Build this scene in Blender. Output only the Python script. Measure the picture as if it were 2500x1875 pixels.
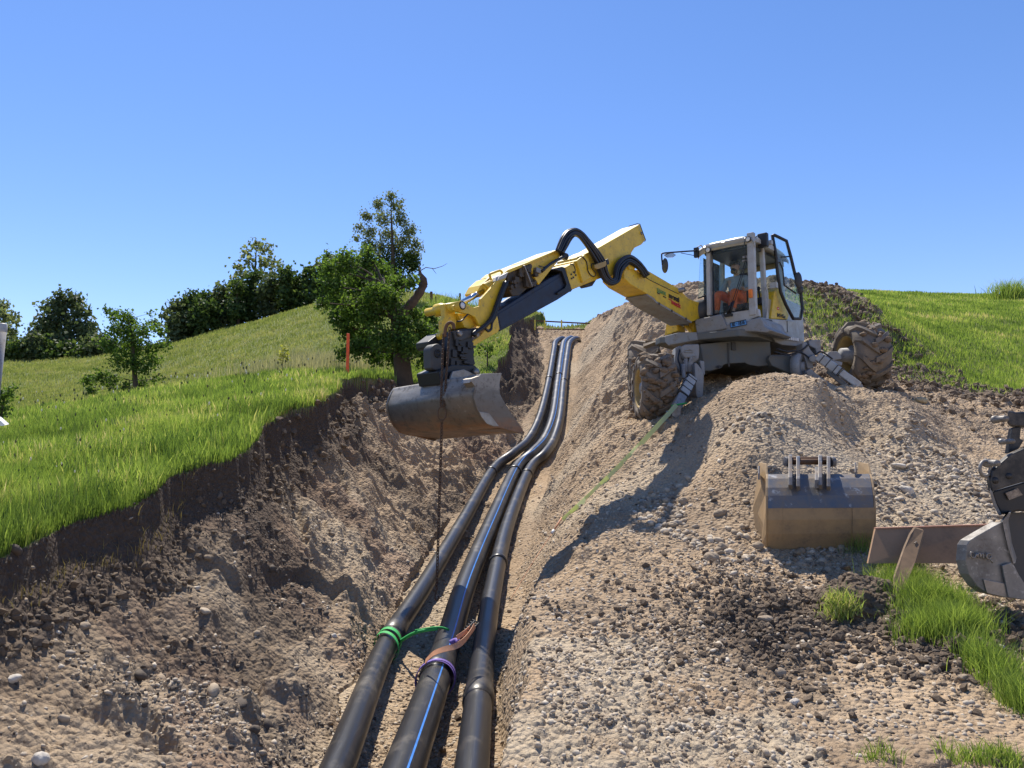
import bpy, bmesh, math, random
import numpy as np
from mathutils import Vector, Matrix
rad = math.radians
for o in list(bpy.data.objects): bpy.data.objects.remove(o)
S = bpy.context.scene
# ------------------------------------------------------------------ camera
PITCH = rad(6.1)
cam = bpy.data.cameras.new('camera'); cam.lens = 26.0; cam.sensor_width = 36.0
cam.clip_start = 0.05; cam.clip_end = 3000
camo = bpy.data.objects.new('camera', cam); S.collection.objects.link(camo)
camo.location = (0, 0, 0); camo.rotation_euler = (rad(90) + PITCH, 0, 0)
S.camera = camo
# ------------------------------------------------------------------ light
SUN_EL, SUN_AZ = rad(60), rad(-18)         # azimuth from +Y towards +X
W = bpy.data.worlds.new('World'); S.world = W; W.use_nodes = True
nt = W.node_tree; bg = nt.nodes['Background']
sky = nt.nodes.new('ShaderNodeTexSky'); sky.sky_type = 'NISHITA'; sky.sun_disc = False
sky.sun_elevation = SUN_EL; sky.sun_rotation = SUN_AZ
sky.air_density = 1.0; sky.dust_density = 0.1; sky.ozone_density = 3.0; sky.altitude = 700
hs = nt.nodes.new('ShaderNodeHueSaturation'); hs.inputs['Saturation'].default_value = 1.20; hs.inputs['Value'].default_value = .90
nt.links.new(sky.outputs[0], hs.inputs['Color']); tm = nt.nodes.new('ShaderNodeMix'); tm.data_type = 'RGBA'; tm.blend_type = 'MULTIPLY'; tm.inputs[0].default_value = 1; tm.inputs[7].default_value = (1.17, .95, 1.0, 1)
nt.links.new(hs.outputs[0], tm.inputs[6]); nt.links.new(tm.outputs[2], bg.inputs[0]); bg.inputs[1].default_value = 0.135
sl = bpy.data.lights.new('sun', 'SUN'); sl.energy = 4.9; sl.angle = rad(0.5); sl.color = (1.0, 0.93, 0.82)
so = bpy.data.objects.new('sun', sl); S.collection.objects.link(so)
sd = Vector((math.sin(SUN_AZ) * math.cos(SUN_EL), math.cos(SUN_AZ) * math.cos(SUN_EL), math.sin(SUN_EL)))
so.rotation_euler = sd.to_track_quat('Z', 'Y').to_euler(); so.location = sd * 50
S.view_settings.view_transform = 'Standard'; S.view_settings.look = 'None'
S.view_settings.exposure = 0.60; S.view_settings.gamma = 1.0
S.render.engine = 'CYCLES'; S.cycles.max_bounces = 6; S.cycles.transparent_max_bounces = 10
# ------------------------------------------------------------------ helpers
F = 1250 / (18 / 26.0)
CP, SP = math.cos(PITCH), math.sin(PITCH)
def ray(px, row):
    a = (px - 1250) / F; b = (937.5 - row) / F
    return Vector((a, CP - b * SP, SP + b * CP))
def P(px, row, Y):
    "point in the place seen at photo position px,row at forward distance Y"
    r = ray(px, row); return r * (Y / r.y)
def onplane(px, row, p0, n):
    r = ray(px, row); return r * (Vector(p0).dot(n) / r.dot(n))
def crop(x0, y0, k):
    return lambda u, v: (x0 + u * k, y0 + v * k)
def link(o, parent=None):
    S.collection.objects.link(o)
    if parent is not None: o.parent = parent
    return o
def tag(o, label=None, cat=None, group=None, kind=None):
    if label: o['label'] = label
    if cat: o['category'] = cat
    if group: o['group'] = group
    if kind: o['kind'] = kind
    return o
def empty(name, label, cat, loc=(0, 0, 0), group=None):
    o = bpy.data.objects.new(name, None); o.empty_display_size = 0.2
    link(o); o.location = loc; return tag(o, label, cat, group)
def np_mesh(name, V, Fc, mat, smooth=False, attrs=None):
    "fast mesh from numpy: V (n,3), Fc (m,k)"
    V = np.asarray(V, dtype=np.float32); Fc = np.asarray(Fc, dtype=np.int32)
    me = bpy.data.meshes.new(name); m, k = Fc.shape
    me.vertices.add(len(V)); me.vertices.foreach_set('co', V.ravel())
    me.loops.add(m * k); me.loops.foreach_set('vertex_index', Fc.ravel())
    me.polygons.add(m)
    me.polygons.foreach_set('loop_start', np.arange(0, m * k, k, dtype=np.int32))
    me.polygons.foreach_set('loop_total', np.full(m, k, dtype=np.int32))
    me.update(calc_edges=True)
    me.polygons.foreach_set('use_smooth', np.full(m, smooth, dtype=bool))
    for nm, arr in (attrs or {}).items():
        if arr.ndim == 1:
            a = me.attributes.new(nm, 'FLOAT', 'POINT'); a.data.foreach_set('value', arr.astype(np.float32))
        else:
            a = me.attributes.new(nm, 'FLOAT_COLOR', 'POINT')
            a.data.foreach_set('color', np.c_[arr, np.ones(len(arr))].astype(np.float32).ravel())
    me.materials.append(mat)
    o = bpy.data.objects.new(name, me); link(o); return o

class MB:
    "collects shapes; build() links them as one mesh object"
    def __init__(s): s.v = []; s.f = []; s.sm = []
    def add(s, vs, fs, smooth=False):
        n = len(s.v); s.v += [tuple(v) for v in vs]
        s.f += [tuple(i + n for i in f) for f in fs]; s.sm += [smooth] * len(fs); return s
    def prism(s, poly, d, smooth=False):
        "poly: list of 3D points, extruded by vector d"
        d = Vector(d); n = len(poly); A = [Vector(p) for p in poly]
        nn = Vector((0, 0, 0))
        for i in range(n): nn += (A[i] - A[0]).cross(A[(i + 1) % n] - A[0])
        if nn.dot(d) > 0: A = A[::-1]
        vs = A + [p + d for p in A]
        fs = [tuple(range(n)), tuple(range(2 * n - 1, n - 1, -1))]
        fs += [((i + 1) % n, i, n + i, n + (i + 1) % n) for i in range(n)]
        return s.add(vs, fs, smooth)
    def box(s, c, ax, ay, az):
        "centre and three half-axis vectors"
        c, ax, ay, az = map(Vector, (c, ax, ay, az))
        if ax.cross(ay).dot(az) < 0: ax = -ax
        q = [c + ax * i + ay * j + az * k for k in (-1, 1) for j in (-1, 1) for i in (-1, 1)]
        return s.add(q, [(0, 2, 3, 1), (4, 5, 7, 6), (0, 1, 5, 4), (2, 6, 7, 3), (0, 4, 6, 2), (1, 3, 7, 5)])
    def beam(s, a, b, w, h, up=(0, 0, 1)):
        a, b = Vector(a), Vector(b); d = (b - a); L = d.length; d.normalize()
        x = d.cross(Vector(up)); x.normalize(); u = x.cross(d)
        return s.box((a + b) / 2, x * w / 2, d * L / 2, u * h / 2)
    def tube(s, pts, r, n=10, caps=True, closed=False):
        pts = [Vector(p) for p in pts]; m = len(pts)
        rr = r if isinstance(r, (list, tuple)) else [r] * m
        vs = []; prev = None
        for i, p in enumerate(pts):
            if closed: t = pts[(i + 1) % m] - pts[i - 1]
            else: t = pts[min(i + 1, m - 1)] - pts[max(i - 1, 0)]
            t.normalize()
            if prev is None:
                u = t.cross(Vector((0, 0, 1)))
                if u.length < .05: u = t.cross(Vector((1, 0, 0)))
            else: u = prev - t * prev.dot(t)
            u.normalize(); prev = u; w = t.cross(u)
            for k in range(n):
                a = 2 * math.pi * k / n; vs.append(p + (u * math.cos(a) + w * math.sin(a)) * rr[i])
        fs = []
        for i in range(m if closed else m - 1):
            j = (i + 1) % m
            for k in range(n):
                fs.append((i * n + k, i * n + (k + 1) % n, j * n + (k + 1) % n, j * n + k))
        s.add(vs, fs, True)
        if caps and not closed:
            b = len(s.v) - len(vs)
            s.f += [tuple(b + k for k in range(n))[::-1], tuple(b + (m - 1) * n + k for k in range(n))]; s.sm += [False, False]
        return s
    def cyl(s, a, b, r, n=20, r2=None): return s.tube([a, b], [r, r if r2 is None else r2], n)
    def lathe(s, c, ax, prof, n=32, smooth=True):
        "prof: list of (along axis, radius)"
        c = Vector(c); ax = Vector(ax).normalized(); u = ax.cross(Vector((0, 0, 1)))
        if u.length < .05: u = ax.cross(Vector((1, 0, 0)))
        u.normalize(); w = ax.cross(u); vs = []
        for (t, r) in prof:
            for k in range(n):
                a = 2 * math.pi * k / n; vs.append(c + ax * t + (u * math.cos(a) + w * math.sin(a)) * r)
        fs = [(i * n + k, i * n + (k + 1) % n, (i + 1) * n + (k + 1) % n, (i + 1) * n + k)
              for i in range(len(prof) - 1) for k in range(n)]
        return s.add(vs, fs, smooth)
    def ico(s, c, rx, ry, rz, sub=1, rot=0.0, jit=0.0, seed=0):
        bm = bmesh.new(); bmesh.ops.create_icosphere(bm, subdivisions=sub, radius=1)
        rn = random.Random(seed); R = Matrix.Rotation(rot, 3, 'Z'); c = Vector(c)
        vs = []
        for v in bm.verts:
            q = v.co * (1 + rn.uniform(-jit, jit)); vs.append(c + R @ Vector((q.x * rx, q.y * ry, q.z * rz)))
        fs = [tuple(v.index for v in f.verts) for f in bm.faces]; bm.free()
        return s.add(vs, fs, True)
    def build(s, name, mat, parent=None, bevel=0, seg=2, fix=True):
        me = bpy.data.meshes.new(name); me.from_pydata(s.v, [], s.f)
        me.polygons.foreach_set('use_smooth', s.sm)
        if fix:
            bm = bmesh.new(); bm.from_mesh(me); bmesh.ops.recalc_face_normals(bm, faces=bm.faces)
            bm.to_mesh(me); bm.free()
        me.materials.append(mat); me.update()
        o = bpy.data.objects.new(name, me); link(o, parent)
        if bevel:
            b = o.modifiers.new('bevel', 'BEVEL'); b.width = bevel; b.segments = seg
            b.limit_method = 'ANGLE'; b.angle_limit = rad(35); b.harden_normals = False
        return o

# ------------------------------------------------------------------ materials
def _nodes(name):
    m = bpy.data.materials.new(name); m.use_nodes = True; t = m.node_tree
    return m, t, t.nodes['Principled BSDF']
def _noise(t, scale, detail=4, rough=.6, vec=None, w=None):
    n = t.nodes.new('ShaderNodeTexNoise'); n.inputs['Scale'].default_value = scale
    n.inputs['Detail'].default_value = detail; n.inputs['Roughness'].default_value = rough
    if vec is not None: t.links.new(vec, n.inputs['Vector'])
    return n.outputs['Fac']
def _ramp(t, fac, stops):
    r = t.nodes.new('ShaderNodeValToRGB'); e = r.color_ramp.elements
    while len(e) < len(stops): e.new(.5)
    for i, (p, c) in enumerate(stops):
        e[i].position = p; e[i].color = (c, c, c, 1) if isinstance(c, (int, float)) else (*c, 1)
    t.links.new(fac, r.inputs[0]); return r.outputs[0]
def _mix(t, fac, a, b, mode='MIX'):
    m = t.nodes.new('ShaderNodeMix'); m.data_type = 'RGBA'; m.blend_type = mode
    for i, s in ((0, fac), (6, a), (7, b)):
        if isinstance(s, (int, float)): m.inputs[i].default_value = s if i == 0 else (s, s, s, 1)
        elif isinstance(s, tuple): m.inputs[i].default_value = (*s, 1)
        else: t.links.new(s, m.inputs[i])
    return m.outputs[2]
def _coord(t):
    return t.nodes.new('ShaderNodeTexCoord').outputs['Object']
def _bump(t, b, h, strength=.4, dist=.01):
    n = t.nodes.new('ShaderNodeBump'); n.inputs['Strength'].default_value = strength
    n.inputs['Distance'].default_value = dist; t.links.new(h, n.inputs['Height'])
    t.links.new(n.outputs[0], b.inputs['Normal']); return n
def worn(name, col, dirt=(.22, .17, .11), amt=.35, rough=.45, metal=0.0, scale=6, edge=None, bump=.15):
    "painted or metal surface with patchy dirt and fine scuffs"
    m, t, b = _nodes(name); v = _coord(t)
    n1 = _noise(t, scale, 6, .65, v); n2 = _noise(t, scale * 9, 4, .6, v)
    f = _ramp(t, n1, [(.5 - amt * .35, 0.0), (.5 + .35 * (1 - amt) + .05, 1.0)])
    f = _mix(t, .5, f, _ramp(t, n2, [(.35, 0.0), (.75, 1.0)]), 'MULTIPLY')
    c = _mix(t, f, col, dirt)
    if edge:
        n3 = _noise(t, scale * 3, 5, .7, v)
        c = _mix(t, _ramp(t, n3, [(.58, 0.0), (.68, 1.0)]), c, edge)
    t.links.new(c, b.inputs['Base Color'])
    r = _mix(t, f, rough, min(1, rough + .4)); t.links.new(r, b.inputs['Roughness'])
    b.inputs['Metallic'].default_value = metal
    _bump(t, b, n2, bump, .004)
    return m
def plain(name, col, rough=.5, metal=0.0):
    m, t, b = _nodes(name); v = _coord(t); n = _noise(t, 12, 4, .6, v)
    c = _mix(t, _ramp(t, n, [(.3, 0.0), (.7, 1.0)]), tuple(x * .8 for x in col), tuple(min(1, x * 1.15) for x in col))
    t.links.new(c, b.inputs['Base Color']); b.inputs['Roughness'].default_value = rough
    b.inputs['Metallic'].default_value = metal; return m
# ------------------------------------------------------------------ numpy noise
def _hash(i, j, seed):
    h = (i * 374761393 + j * 668265263 + seed * 1442695041) & 0x7fffffff
    h = ((h ^ (h >> 13)) * 1274126177) & 0x7fffffff
    return ((h ^ (h >> 16)) & 0xffff) / 65535.0
def vnoise(x, y, seed=0):
    xi = np.floor(x).astype(np.int64); yi = np.floor(y).astype(np.int64)
    fx = x - xi; fy = y - yi; fx = fx * fx * (3 - 2 * fx); fy = fy * fy * (3 - 2 * fy)
    a = _hash(xi, yi, seed); b = _hash(xi + 1, yi, seed); c = _hash(xi, yi + 1, seed); d = _hash(xi + 1, yi + 1, seed)
    return (a + (b - a) * fx) + ((c + (d - c) * fx) - (a + (b - a) * fx)) * fy
def fbm(x, y, s, octv=4, seed=0, gain=.5):
    r = 0; a = 1; tot = 0
    for k in range(octv):
        r = r + a * (vnoise(x / s + 17.3 * k, y / s - 9.1 * k, seed + k) - .5); tot += a; a *= gain; s *= .5; x, y = x * .8 - y * .6 + 3.1, x * .6 + y * .8 - 1.7
    return r / tot * 2
def pebbles(x, y, s, seed=0, dens=.7):
    "height field of half-buried stones of cell size s, 0..1 (times s)"
    X = x / s; Y = y / s; xi = np.floor(X).astype(np.int64); yi = np.floor(Y).astype(np.int64)
    out = np.zeros_like(X)
    for dx in (-1, 0, 1):
        for dy in (-1, 0, 1):
            cx = xi + dx; cy = yi + dy
            px = cx + .15 + .7 * _hash(cx, cy, seed); py = cy + .15 + .7 * _hash(cx, cy, seed + 7)
            rr = .25 + .38 * _hash(cx, cy, seed + 3); on = _hash(cx, cy, seed + 5) < dens
            an = 6.28 * _hash(cx, cy, seed + 9); c = np.cos(an); q = np.sin(an)
            ux = (X - px) * c + (Y - py) * q; uy = (-(X - px) * q + (Y - py) * c) * 1.5
            d2 = (ux * ux + uy * uy) / (rr * rr)
            out = np.maximum(out, np.where(on & (d2 < 1), np.sqrt(np.maximum(0, 1 - d2)) * rr, 0))
    return out
def sstep(a, b, x):
    t = np.clip((x - a) / (b - a), 0, 1); return t * t * (3 - 2 * t)
# ================================================================== TERRAIN
def _W(lst):
    "list of (px,row,Y) -> arrays Y, x, z"
    q = [P(*p) for p in lst]
    return np.array([p.y for p in q]), np.array([p.x for p in q]), np.array([p.z for p in q])
EDGE = _W([(-700, 1700, 3.0), (-260, 1500, 3.9), (0, 1385, 4.4), (100, 1335, 4.8), (170, 1303, 5.2), (370, 1232, 6.0), (450, 1160, 6.8), (560, 1100, 7.9),
           (680, 1018, 9.6), (760, 978, 11), (840, 938, 14), (985, 936, 19), (1100, 925, 19.8), (1204, 911, 20.5),
           (1226, 842, 22.5), (1244, 794, 25), (1262, 772, 29), (1300, 772, 36), (1330, 790, 50)])
PIPE = [(989, 1875, 4.7), (1091, 1577, 7.2), (1136, 1430, 9.0), (1198, 1277, 11.8), (1260, 1147, 15.5), (1300, 1113, 16.5),
        (1334, 1074, 17.5), (1351, 1017, 19), (1362, 938, 22), (1373, 859, 26), (1379, 831, 28)]
MIDW = _W([(900, 2150, 3.3)] + PIPE)
# floor lies a pipe radius (and a bit) under the pipe centres
FLY = np.array([-4, 2.0, 3.3, 4.7, 7.2, 9.0, 11.8, 15.5, 17.5, 19, 22, 26, 28, 31, 34, 37, 60])
FLZ = np.interp(FLY, MIDW[0], MIDW[2]) - .15
FLZ[0] = -2.3; FLZ[1] = -2.28; FLZ[-4:] = [5.1, 5.7, 6.95, 6.0]
TLX = _W([(560, 2150, 3.3), (720, 1875, 4.7), (905, 1577, 7.2), (975, 1430, 9.0), (1080, 1277, 11.8), (1180, 1147, 15.5), (1262, 1074, 17.5),
          (1290, 1017, 19), (1322, 938, 22), (1322, 859, 26), (1310, 800, 31), (1310, 780, 37)])
TRX = _W([(1150, 2150, 3.3), (1215, 1875, 4.7), (1235, 1577, 7.2), (1262, 1430, 9.0), (1292, 1277, 11.8), (1340, 1147, 15.5), (1376, 1074, 17.5),
          (1392, 1017, 19), (1402, 938, 22), (1410, 859, 26), (1420, 800, 31), (1425, 785, 37)])
RLIP = _W([(1215, 2050, 3.3), (1278, 1660, 4.7), (1285, 1590, 5.3), (1300, 1500, 6.0), (1330, 1400, 7.8), (1385, 1290, 9.5), (1420, 1185, 11), (1430, 1110, 12.6),
           (1440, 1040, 14.5), (1465, 955, 18), (1500, 870, 22), (1500, 815, 27), (1450, 785, 36), (1450, 790, 60)])
def tps_fit(pts, lam=1e-4):
    a = np.array([(p[0] - 1250) / F for p in pts]); b = np.log(np.array([p[2] for p in pts]))
    z = np.array([P(*p).z / p[2] for p in pts]); n = len(a)
    d = np.hypot(a[:, None] - a[None], b[:, None] - b[None]); K = np.where(d > 0, d * d * np.log(d + 1e-12), 0) + lam * np.eye(n)
    Q = np.c_[np.ones(n), a, b]; A = np.block([[K, Q], [Q.T, np.zeros((3, 3))]])
    w = np.linalg.solve(A, np.r_[z, 0, 0, 0])
    def f(x, y):
        yy = np.maximum(y, 2.5); A_ = x / yy; B_ = np.log(yy); r = w[n] + w[n + 1] * A_ + w[n + 2] * B_
        for i in range(n):
            d2 = (A_ - a[i]) ** 2 + (B_ - b[i]) ** 2; r = r + w[i] * .5 * d2 * np.log(d2 + 1e-18)
        return r * yy
    return f
edge_pts = [(float(1250 + F * x / y), 0, float(y), float(z)) for y, x, z in zip(*EDGE)]
_LP = [(-700, 1700, 3.0), (-260, 1500, 3.9), (0, 1385, 4.4), (100, 1335, 4.8), (370, 1232, 6.0), (450, 1160, 6.8), (560, 1100, 7.9),
       (680, 1018, 9.6), (760, 978, 11), (840, 938, 14), (985, 936, 19), (1204, 911, 20.5), (1226, 842, 22.5), (1244, 794, 25), (1262, 772, 29), (1300, 772, 36),
       (0, 1110, 8.5), (-700, 1120, 8), (-900, 1500, 3.2), (0, 1035, 13), (-700, 1040, 13), (400, 975, 13), (300, 1090, 8), (680, 930, 15), (845, 920, 17),
       (0, 1030, 22), (-700, 1030, 22), (330, 962, 25), (600, 925, 24), (900, 900, 26), (700, 905, 23), (1080, 860, 27), (1150, 820, 33),
       (0, 905, 55), (50, 880, 72), (-700, 880, 60), (230, 888, 62), (400, 842, 66), (560, 802, 66), (700, 770, 66), (840, 738, 64), (1020, 716, 60),
       (1090, 745, 46), (1180, 760, 42), (1286, 769, 38), (700, 840, 40), (400, 905, 42), (950, 800, 40),
       (0, 930, 120), (600, 860, 120), (1000, 800, 120), (1300, 830, 90), (-700, 930, 120), (1340, 796, 50), (1300, 795, 60), (1420, 805, 60), (1260, 765, 40), (0, 960, 200), (1200, 900, 200), (-900, 960, 200)]
Lf = tps_fit(_LP)
_RP = [(1215, 2050, 3.3), (1278, 1660, 4.7), (1285, 1590, 5.3), (1300, 1500, 6.0), (1330, 1400, 7.8), (1385, 1290, 9.5), (1420, 1185, 11), (1430, 1110, 12.6),
       (1440, 1040, 14.5), (1465, 955, 18), (1500, 870, 22), (1500, 815, 27), (1450, 785, 36),
       (1700, 1880, 3.95), (2200, 1865, 3.95), (3000, 1860, 3.95), (1700, 2150, 2.9), (3200, 2150, 2.9), (1400, 1560, 5.6), (1560, 1560, 5.6), (1800, 1560, 5.7), (2200, 1550, 5.7), (2600, 1560, 5.6), (3200, 1560, 5.6),
       (1500, 1330, 7.9), (1700, 1350, 7.6), (2000, 1345, 7.8), (2300, 1345, 7.8), (3000, 1345, 7.8),
       (1500, 1230, 9.5), (1640, 1190, 9.5), (1900, 1200, 8.6), (2200, 1195, 9.0), (2500, 1200, 9.4), (3000, 1200, 9.4),
       (1540, 1110, 11), (1650, 1060, 11), (1780, 950, 10.6), (1860, 942, 10.2), (1960, 948, 10.3), (2030, 955, 10.4), (2120, 978, 11.2), (2220, 1010, 10.8), (1850, 1035, 9.4), (1800, 956, 11.5), (1900, 950, 11.4), (1990, 958, 11.8), (1840, 985, 9.95), (1730, 985, 11.6), (2050, 1045, 10.4), (2300, 1075, 11), (2700, 1080, 11),
       (1500, 1060, 12.4), (1580, 1022, 12.6), (1700, 975, 12.6), (1850, 957, 12.6), (2100, 965, 12.6), (2400, 1000, 12.8),
       (1560, 985, 14), (1750, 935, 14), (1850, 935, 14), (2150, 930, 14.6), (2400, 965, 14.8), (2800, 980, 14),
       (1540, 900, 17), (1720, 860, 17), (1850, 850, 17), (2190, 880, 17), (2300, 915, 17), (2500, 975, 15.5),
       (1530, 845, 20), (1585, 775, 20), (1700, 755, 20), (1850, 740, 19), (1970, 728, 18.5), (2040, 738, 18.5), (2110, 765, 18.2), (2200, 800, 18.3), (2260, 850, 18.3), (2400, 890, 19), (2600, 930, 18),
       (1520, 755, 25), (1590, 728, 24), (1700, 705, 23), (1850, 700, 23), (2000, 712, 24), (2150, 760, 24), (2400, 800, 24), (2800, 830, 24),
       (1560, 740, 32), (1700, 715, 32), (2050, 724, 46), (2300, 722, 44), (2500, 728, 42), (2900, 740, 40), (2300, 745, 32), (2600, 760, 30),
       (1500, 775, 44), (2050, 790, 80), (2600, 790, 80), (1500, 830, 80), (2000, 900, 200), (3000, 900, 200), (1400, 900, 200)]
Rf = tps_fit(_RP)
def edge_x(y): return np.interp(y, EDGE[0], EDGE[1])
def lip_x(y): return np.interp(y, RLIP[0], RLIP[1])
def height(x, y, detail=True):
    "ground height, and masks: meadow-left, wall, dark topsoil with painted left-wall shade, pale gravel"
    x = np.asarray(x, float); y = np.asarray(y, float)
    jag = fbm(x * 0, y, 1.3, 3, 11) * .20 + fbm(x, y, .25, 2, 12) * .04
    xe = np.interp(y, EDGE[0], EDGE[1]) + jag * np.clip(y / 6, .6, 2)
    tl = np.interp(y, TLX[0], TLX[1]) + fbm(x * 0, y, .9, 4, 5) * .22
    tr = np.interp(y, TRX[0], TRX[1]) + fbm(x * 0, y, 1.0, 2, 8) * .10; rl = np.interp(y, RLIP[0], RLIP[1]) + fbm(x * 0, y, .8, 3, 6) * .10
    fl = np.interp(y, FLY, FLZ)
    zL = Lf(x, y); zR = Rf(x, y)
    zE = Lf(xe, y)
    zRl = Rf(rl, y)
    # left wall, 0 at turf edge, 1 at toe
    s = np.clip((x - xe) / np.maximum(tl - xe, .2), 0, 1)
    prof = np.interp(s, [0, .03, .10, .22, .40, .55, .70, .85, 1], [0, .09, .25, .44, .60, .70, .80, .91, 1])
    prof2 = np.interp(s, [0, .03, .25, .5, .75, 1], [0, .10, .42, .67, .85, 1])
    wq = np.clip((y - 7) / 6, 0, 1); prof = prof * (1 - wq) + prof2 * wq
    zw = zE + (fl - zE) * prof
    # right wall, 0 at toe, 1 at lip
    q = np.clip((x - tr) / np.maximum(rl - tr, .08), 0, 1)
    near = 1 - sstep(5.0, 7.0, y)
    profr = q * (1 - near) + near * sstep(0, 1, q) ** .7
    zr = fl + (zRl - fl) * profr
    dish = -.05 + .05 * np.cos((x - tl) / np.maximum(tr - tl, .1) * math.pi * 2)
    z = np.where(x < xe, zL, np.where(x < tl, zw, np.where(x < tr, fl + dish, np.where(x < rl, zr, zR))))
    meadL = x < xe
    # right meadow boundary (forward distance -> x)
    bx = np.interp(y, [8, 13, 15, 17, 18.6, 20, 23, 26, 30, 36, 40], [14, 12.4, 10.6, 10.3, 9.9, 9.7, 9.6, 9.9, 11, 4.5, -30])
    bx = bx + fbm(x, y, 1.5, 3, 21) * .9
    meadR = (x > bx) & ~meadL
    top = (y > 36.5 + fbm(x, y, 2, 2, 3)) & (x < 6)
    mead = meadL | meadR | top
    if not detail: return z
    dirt = (~mead).astype(float)
    sc = np.clip(y / 8, .6, 1.6)
    yy0 = y
    inwall = ((x >= xe) & (x < tl)).astype(float)
    floor = ((x >= tl) & (x < tr)).astype(float)
    # ruggedness
    rough = .5 + .5 * sstep(-.1, .35, fbm(x, y, 1.9, 3, 31))
    tracks = np.exp(-((x - (1.1 + .26 * y)) / (.35 + .02 * y)) ** 2) * (y > 4.5) * (y < 9.5)   # smooth compacted slope
    flat2 = np.exp(-((((x - 2.35) / .75) ** 2 + ((y - 4.35) / .42) ** 2)) ** 2); tracks = np.maximum(tracks, flat2); rough = rough * (1 - .75 * tracks); rough = np.where(floor > 0, .35, rough)
    clod = sstep(.25, .75, .5 * fbm(x - 2.9, y - 6.1, .8, 3, 41) + 1.15 * np.exp(-(((x - 2.7) / 1.35) ** 2 + ((y - 5.9) / .85) ** 2)))
    clod = clod * ((x > rl) & (y < 12)) * (1 - tracks)
    d = fbm(x, y, 1.3, 3, 51) * .10 * rough * sc
    d += (1 - np.abs(fbm(x, y, .42, 4, 61)) * 2) * .05 * rough * sc
    d += (fbm(x, y, .09, 2, 72) * .035) * rough * np.clip(y / 7, .7, 1.5)
    d += np.abs(fbm(x, y, .16, 3, 71)) * .09 * (rough * .5 + clod * 1.7)
    ledge = inwall * sstep(-.02, .10, fbm(x, y, .9, 3, 81)) * .14 * (y < 14)
    d += ledge
    bands = inwall + ((x >= tr) & (y > 9)).astype(float) * .6
    strk = fbm((x * .8 + y * .25), (y - x * .3) * 3.2, .5, 4, 91); slope = bands + ((x >= rl) & (x < rl + 2.2 + .1 * (y - 14)) & (y > 13)).astype(float) * .7; d += slope * strk * .12 * sstep(8, 15, y) * (1 + y / 40)
    d += inwall * (fbm(x * 1.3, y, .9, 3, 95) * .12 + fbm(s * 2.4, y * .55, .5, 5, 96) * .20 + np.abs(fbm(x, y, .13, 2, 97)) * .07) * np.clip(y / 7, .7, 1.3)
    pb = pebbles(x, y, .05, 1, .65) * .05 * .42 + pebbles(x, y, .085, 2, .3) * .085 * .5 + pebbles(x, y, .2, 3, .03) * .2 * .4
    pebz = sstep(-.25, .25, fbm(x, y, 1.6, 3, 101) + .25 * (y < 7) * (x > rl))
    d += pb * (.25 + .75 * pebz) * (1 - .7 * tracks)
    lean = sstep(0, .25, np.minimum(np.abs(x - tl), np.abs(x - tr)))
    d = d * np.where(floor > 0, .9, 1)
    # keep the machine's stand and pipe bed tidy
    d = np.where(floor > 0, d * (1 + 2.2 * sstep(26, 29, y)), d)
    d = d * np.where(inwall > 0, .15 + .85 * sstep(0, .45, x - xe), 1)
    berm = np.exp(-np.clip((x - rl - .45 - .2 * fbm(x * 0, y, .7, 2, 61)) / np.where(x < rl + .45, .16, .55), -5, 5) ** 2) * sstep(6.6, 7.4, y) * (1 - sstep(9.2, 10.4, y))
    z = z + berm * .16
    heap = np.exp(-(((x - 2.92) / .36) ** 2 + ((y - 6.35) / .26) ** 2)); z = z + heap * (.20 + .16 * np.abs(fbm(x, y, .22, 4, 66)))
    z = z + d * dirt * (.4 + .6 * lean)
    z = z - .12 * inwall * np.exp(-((x - xe) / .35) ** 2) * sstep(0, .06, x - xe)
    # turned spoil with sods along the right meadow
    sp = np.exp(-((x - bx + .9) / 1.0) ** 2) * (y > 12) * (y < 26)
    z = z + sp * np.abs(fbm(x, y, .9, 4, 111)) * .35
    # meadow undulation
    z = z + mead * (fbm(x, y, 3.0, 3, 121) * .05 * np.clip(y / 10, .5, 4) + fbm(x, y, .5, 2, 122) * .03)
    zone = np.exp(-((((x - 2.5) / 1.25) ** 2 + ((y - 5.5) / 1.0) ** 2)) ** 2) * (1 - tracks)
    soil = np.clip(heap * 1.5 + zone * .75 * sstep(-.25, .2, fbm(x, y, .6, 3, 67)) + inwall * np.exp(-np.maximum(0, (x - xe)) / (.15 + .012 * y)) * 1.6 + clod * .85 + sp * .9
                   + inwall * (.05 + .16 * (y < 8.5) + sstep(.1, .45, fbm(x, y, 1.2, 3, 131)) * .5), 0, 1)  # last wall term paints the left wall's shade as darker earth colour
    pale = np.clip(sstep(.0, .4, fbm(x, y, 2.2, 3, 141)) * .6 + ((x > rl - .1) & (y < 5.6) & (x < 1.6)) * .8 * sstep(-.3, .2, fbm(x, y, .6, 2, 142))
                   + np.exp(-(((x - 5.4) / 1.2) ** 2 + ((y - 9.3) / 1.6) ** 2)) * .9, 0, 1) * (1 - soil)
    red = np.clip(inwall * sstep(.1, .45, fbm(x, y, .8, 3, 151)), 0, 1)
    return z, mead, soil, pale, red
def ground_z(x, y): return float(height(np.array([x]), np.array([y]))[0][0])
uu = np.r_[-3, -2.4, -1.9, -1.5, -1.2, -1.0, np.arange(-.88, -.74, .012), np.arange(-.74, .74, .00155), np.arange(.74, .90, .012), 1.0, 1.2, 1.5, 1.9, 2.4, 3]
yy = [-4.0]
while yy[-1] < 200:
    y = yy[-1]
    yy.append(y + (.25 if y < 2.5 else .0031 * max(y, 3.5) if y < 42 else .012 * y))
yy = np.array(yy)
GU, GY = np.meshgrid(uu, yy)
GX = GU * np.sqrt(GY ** 2 + 4 * (GY < 3) + 4 * (GY >= 3))
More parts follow.
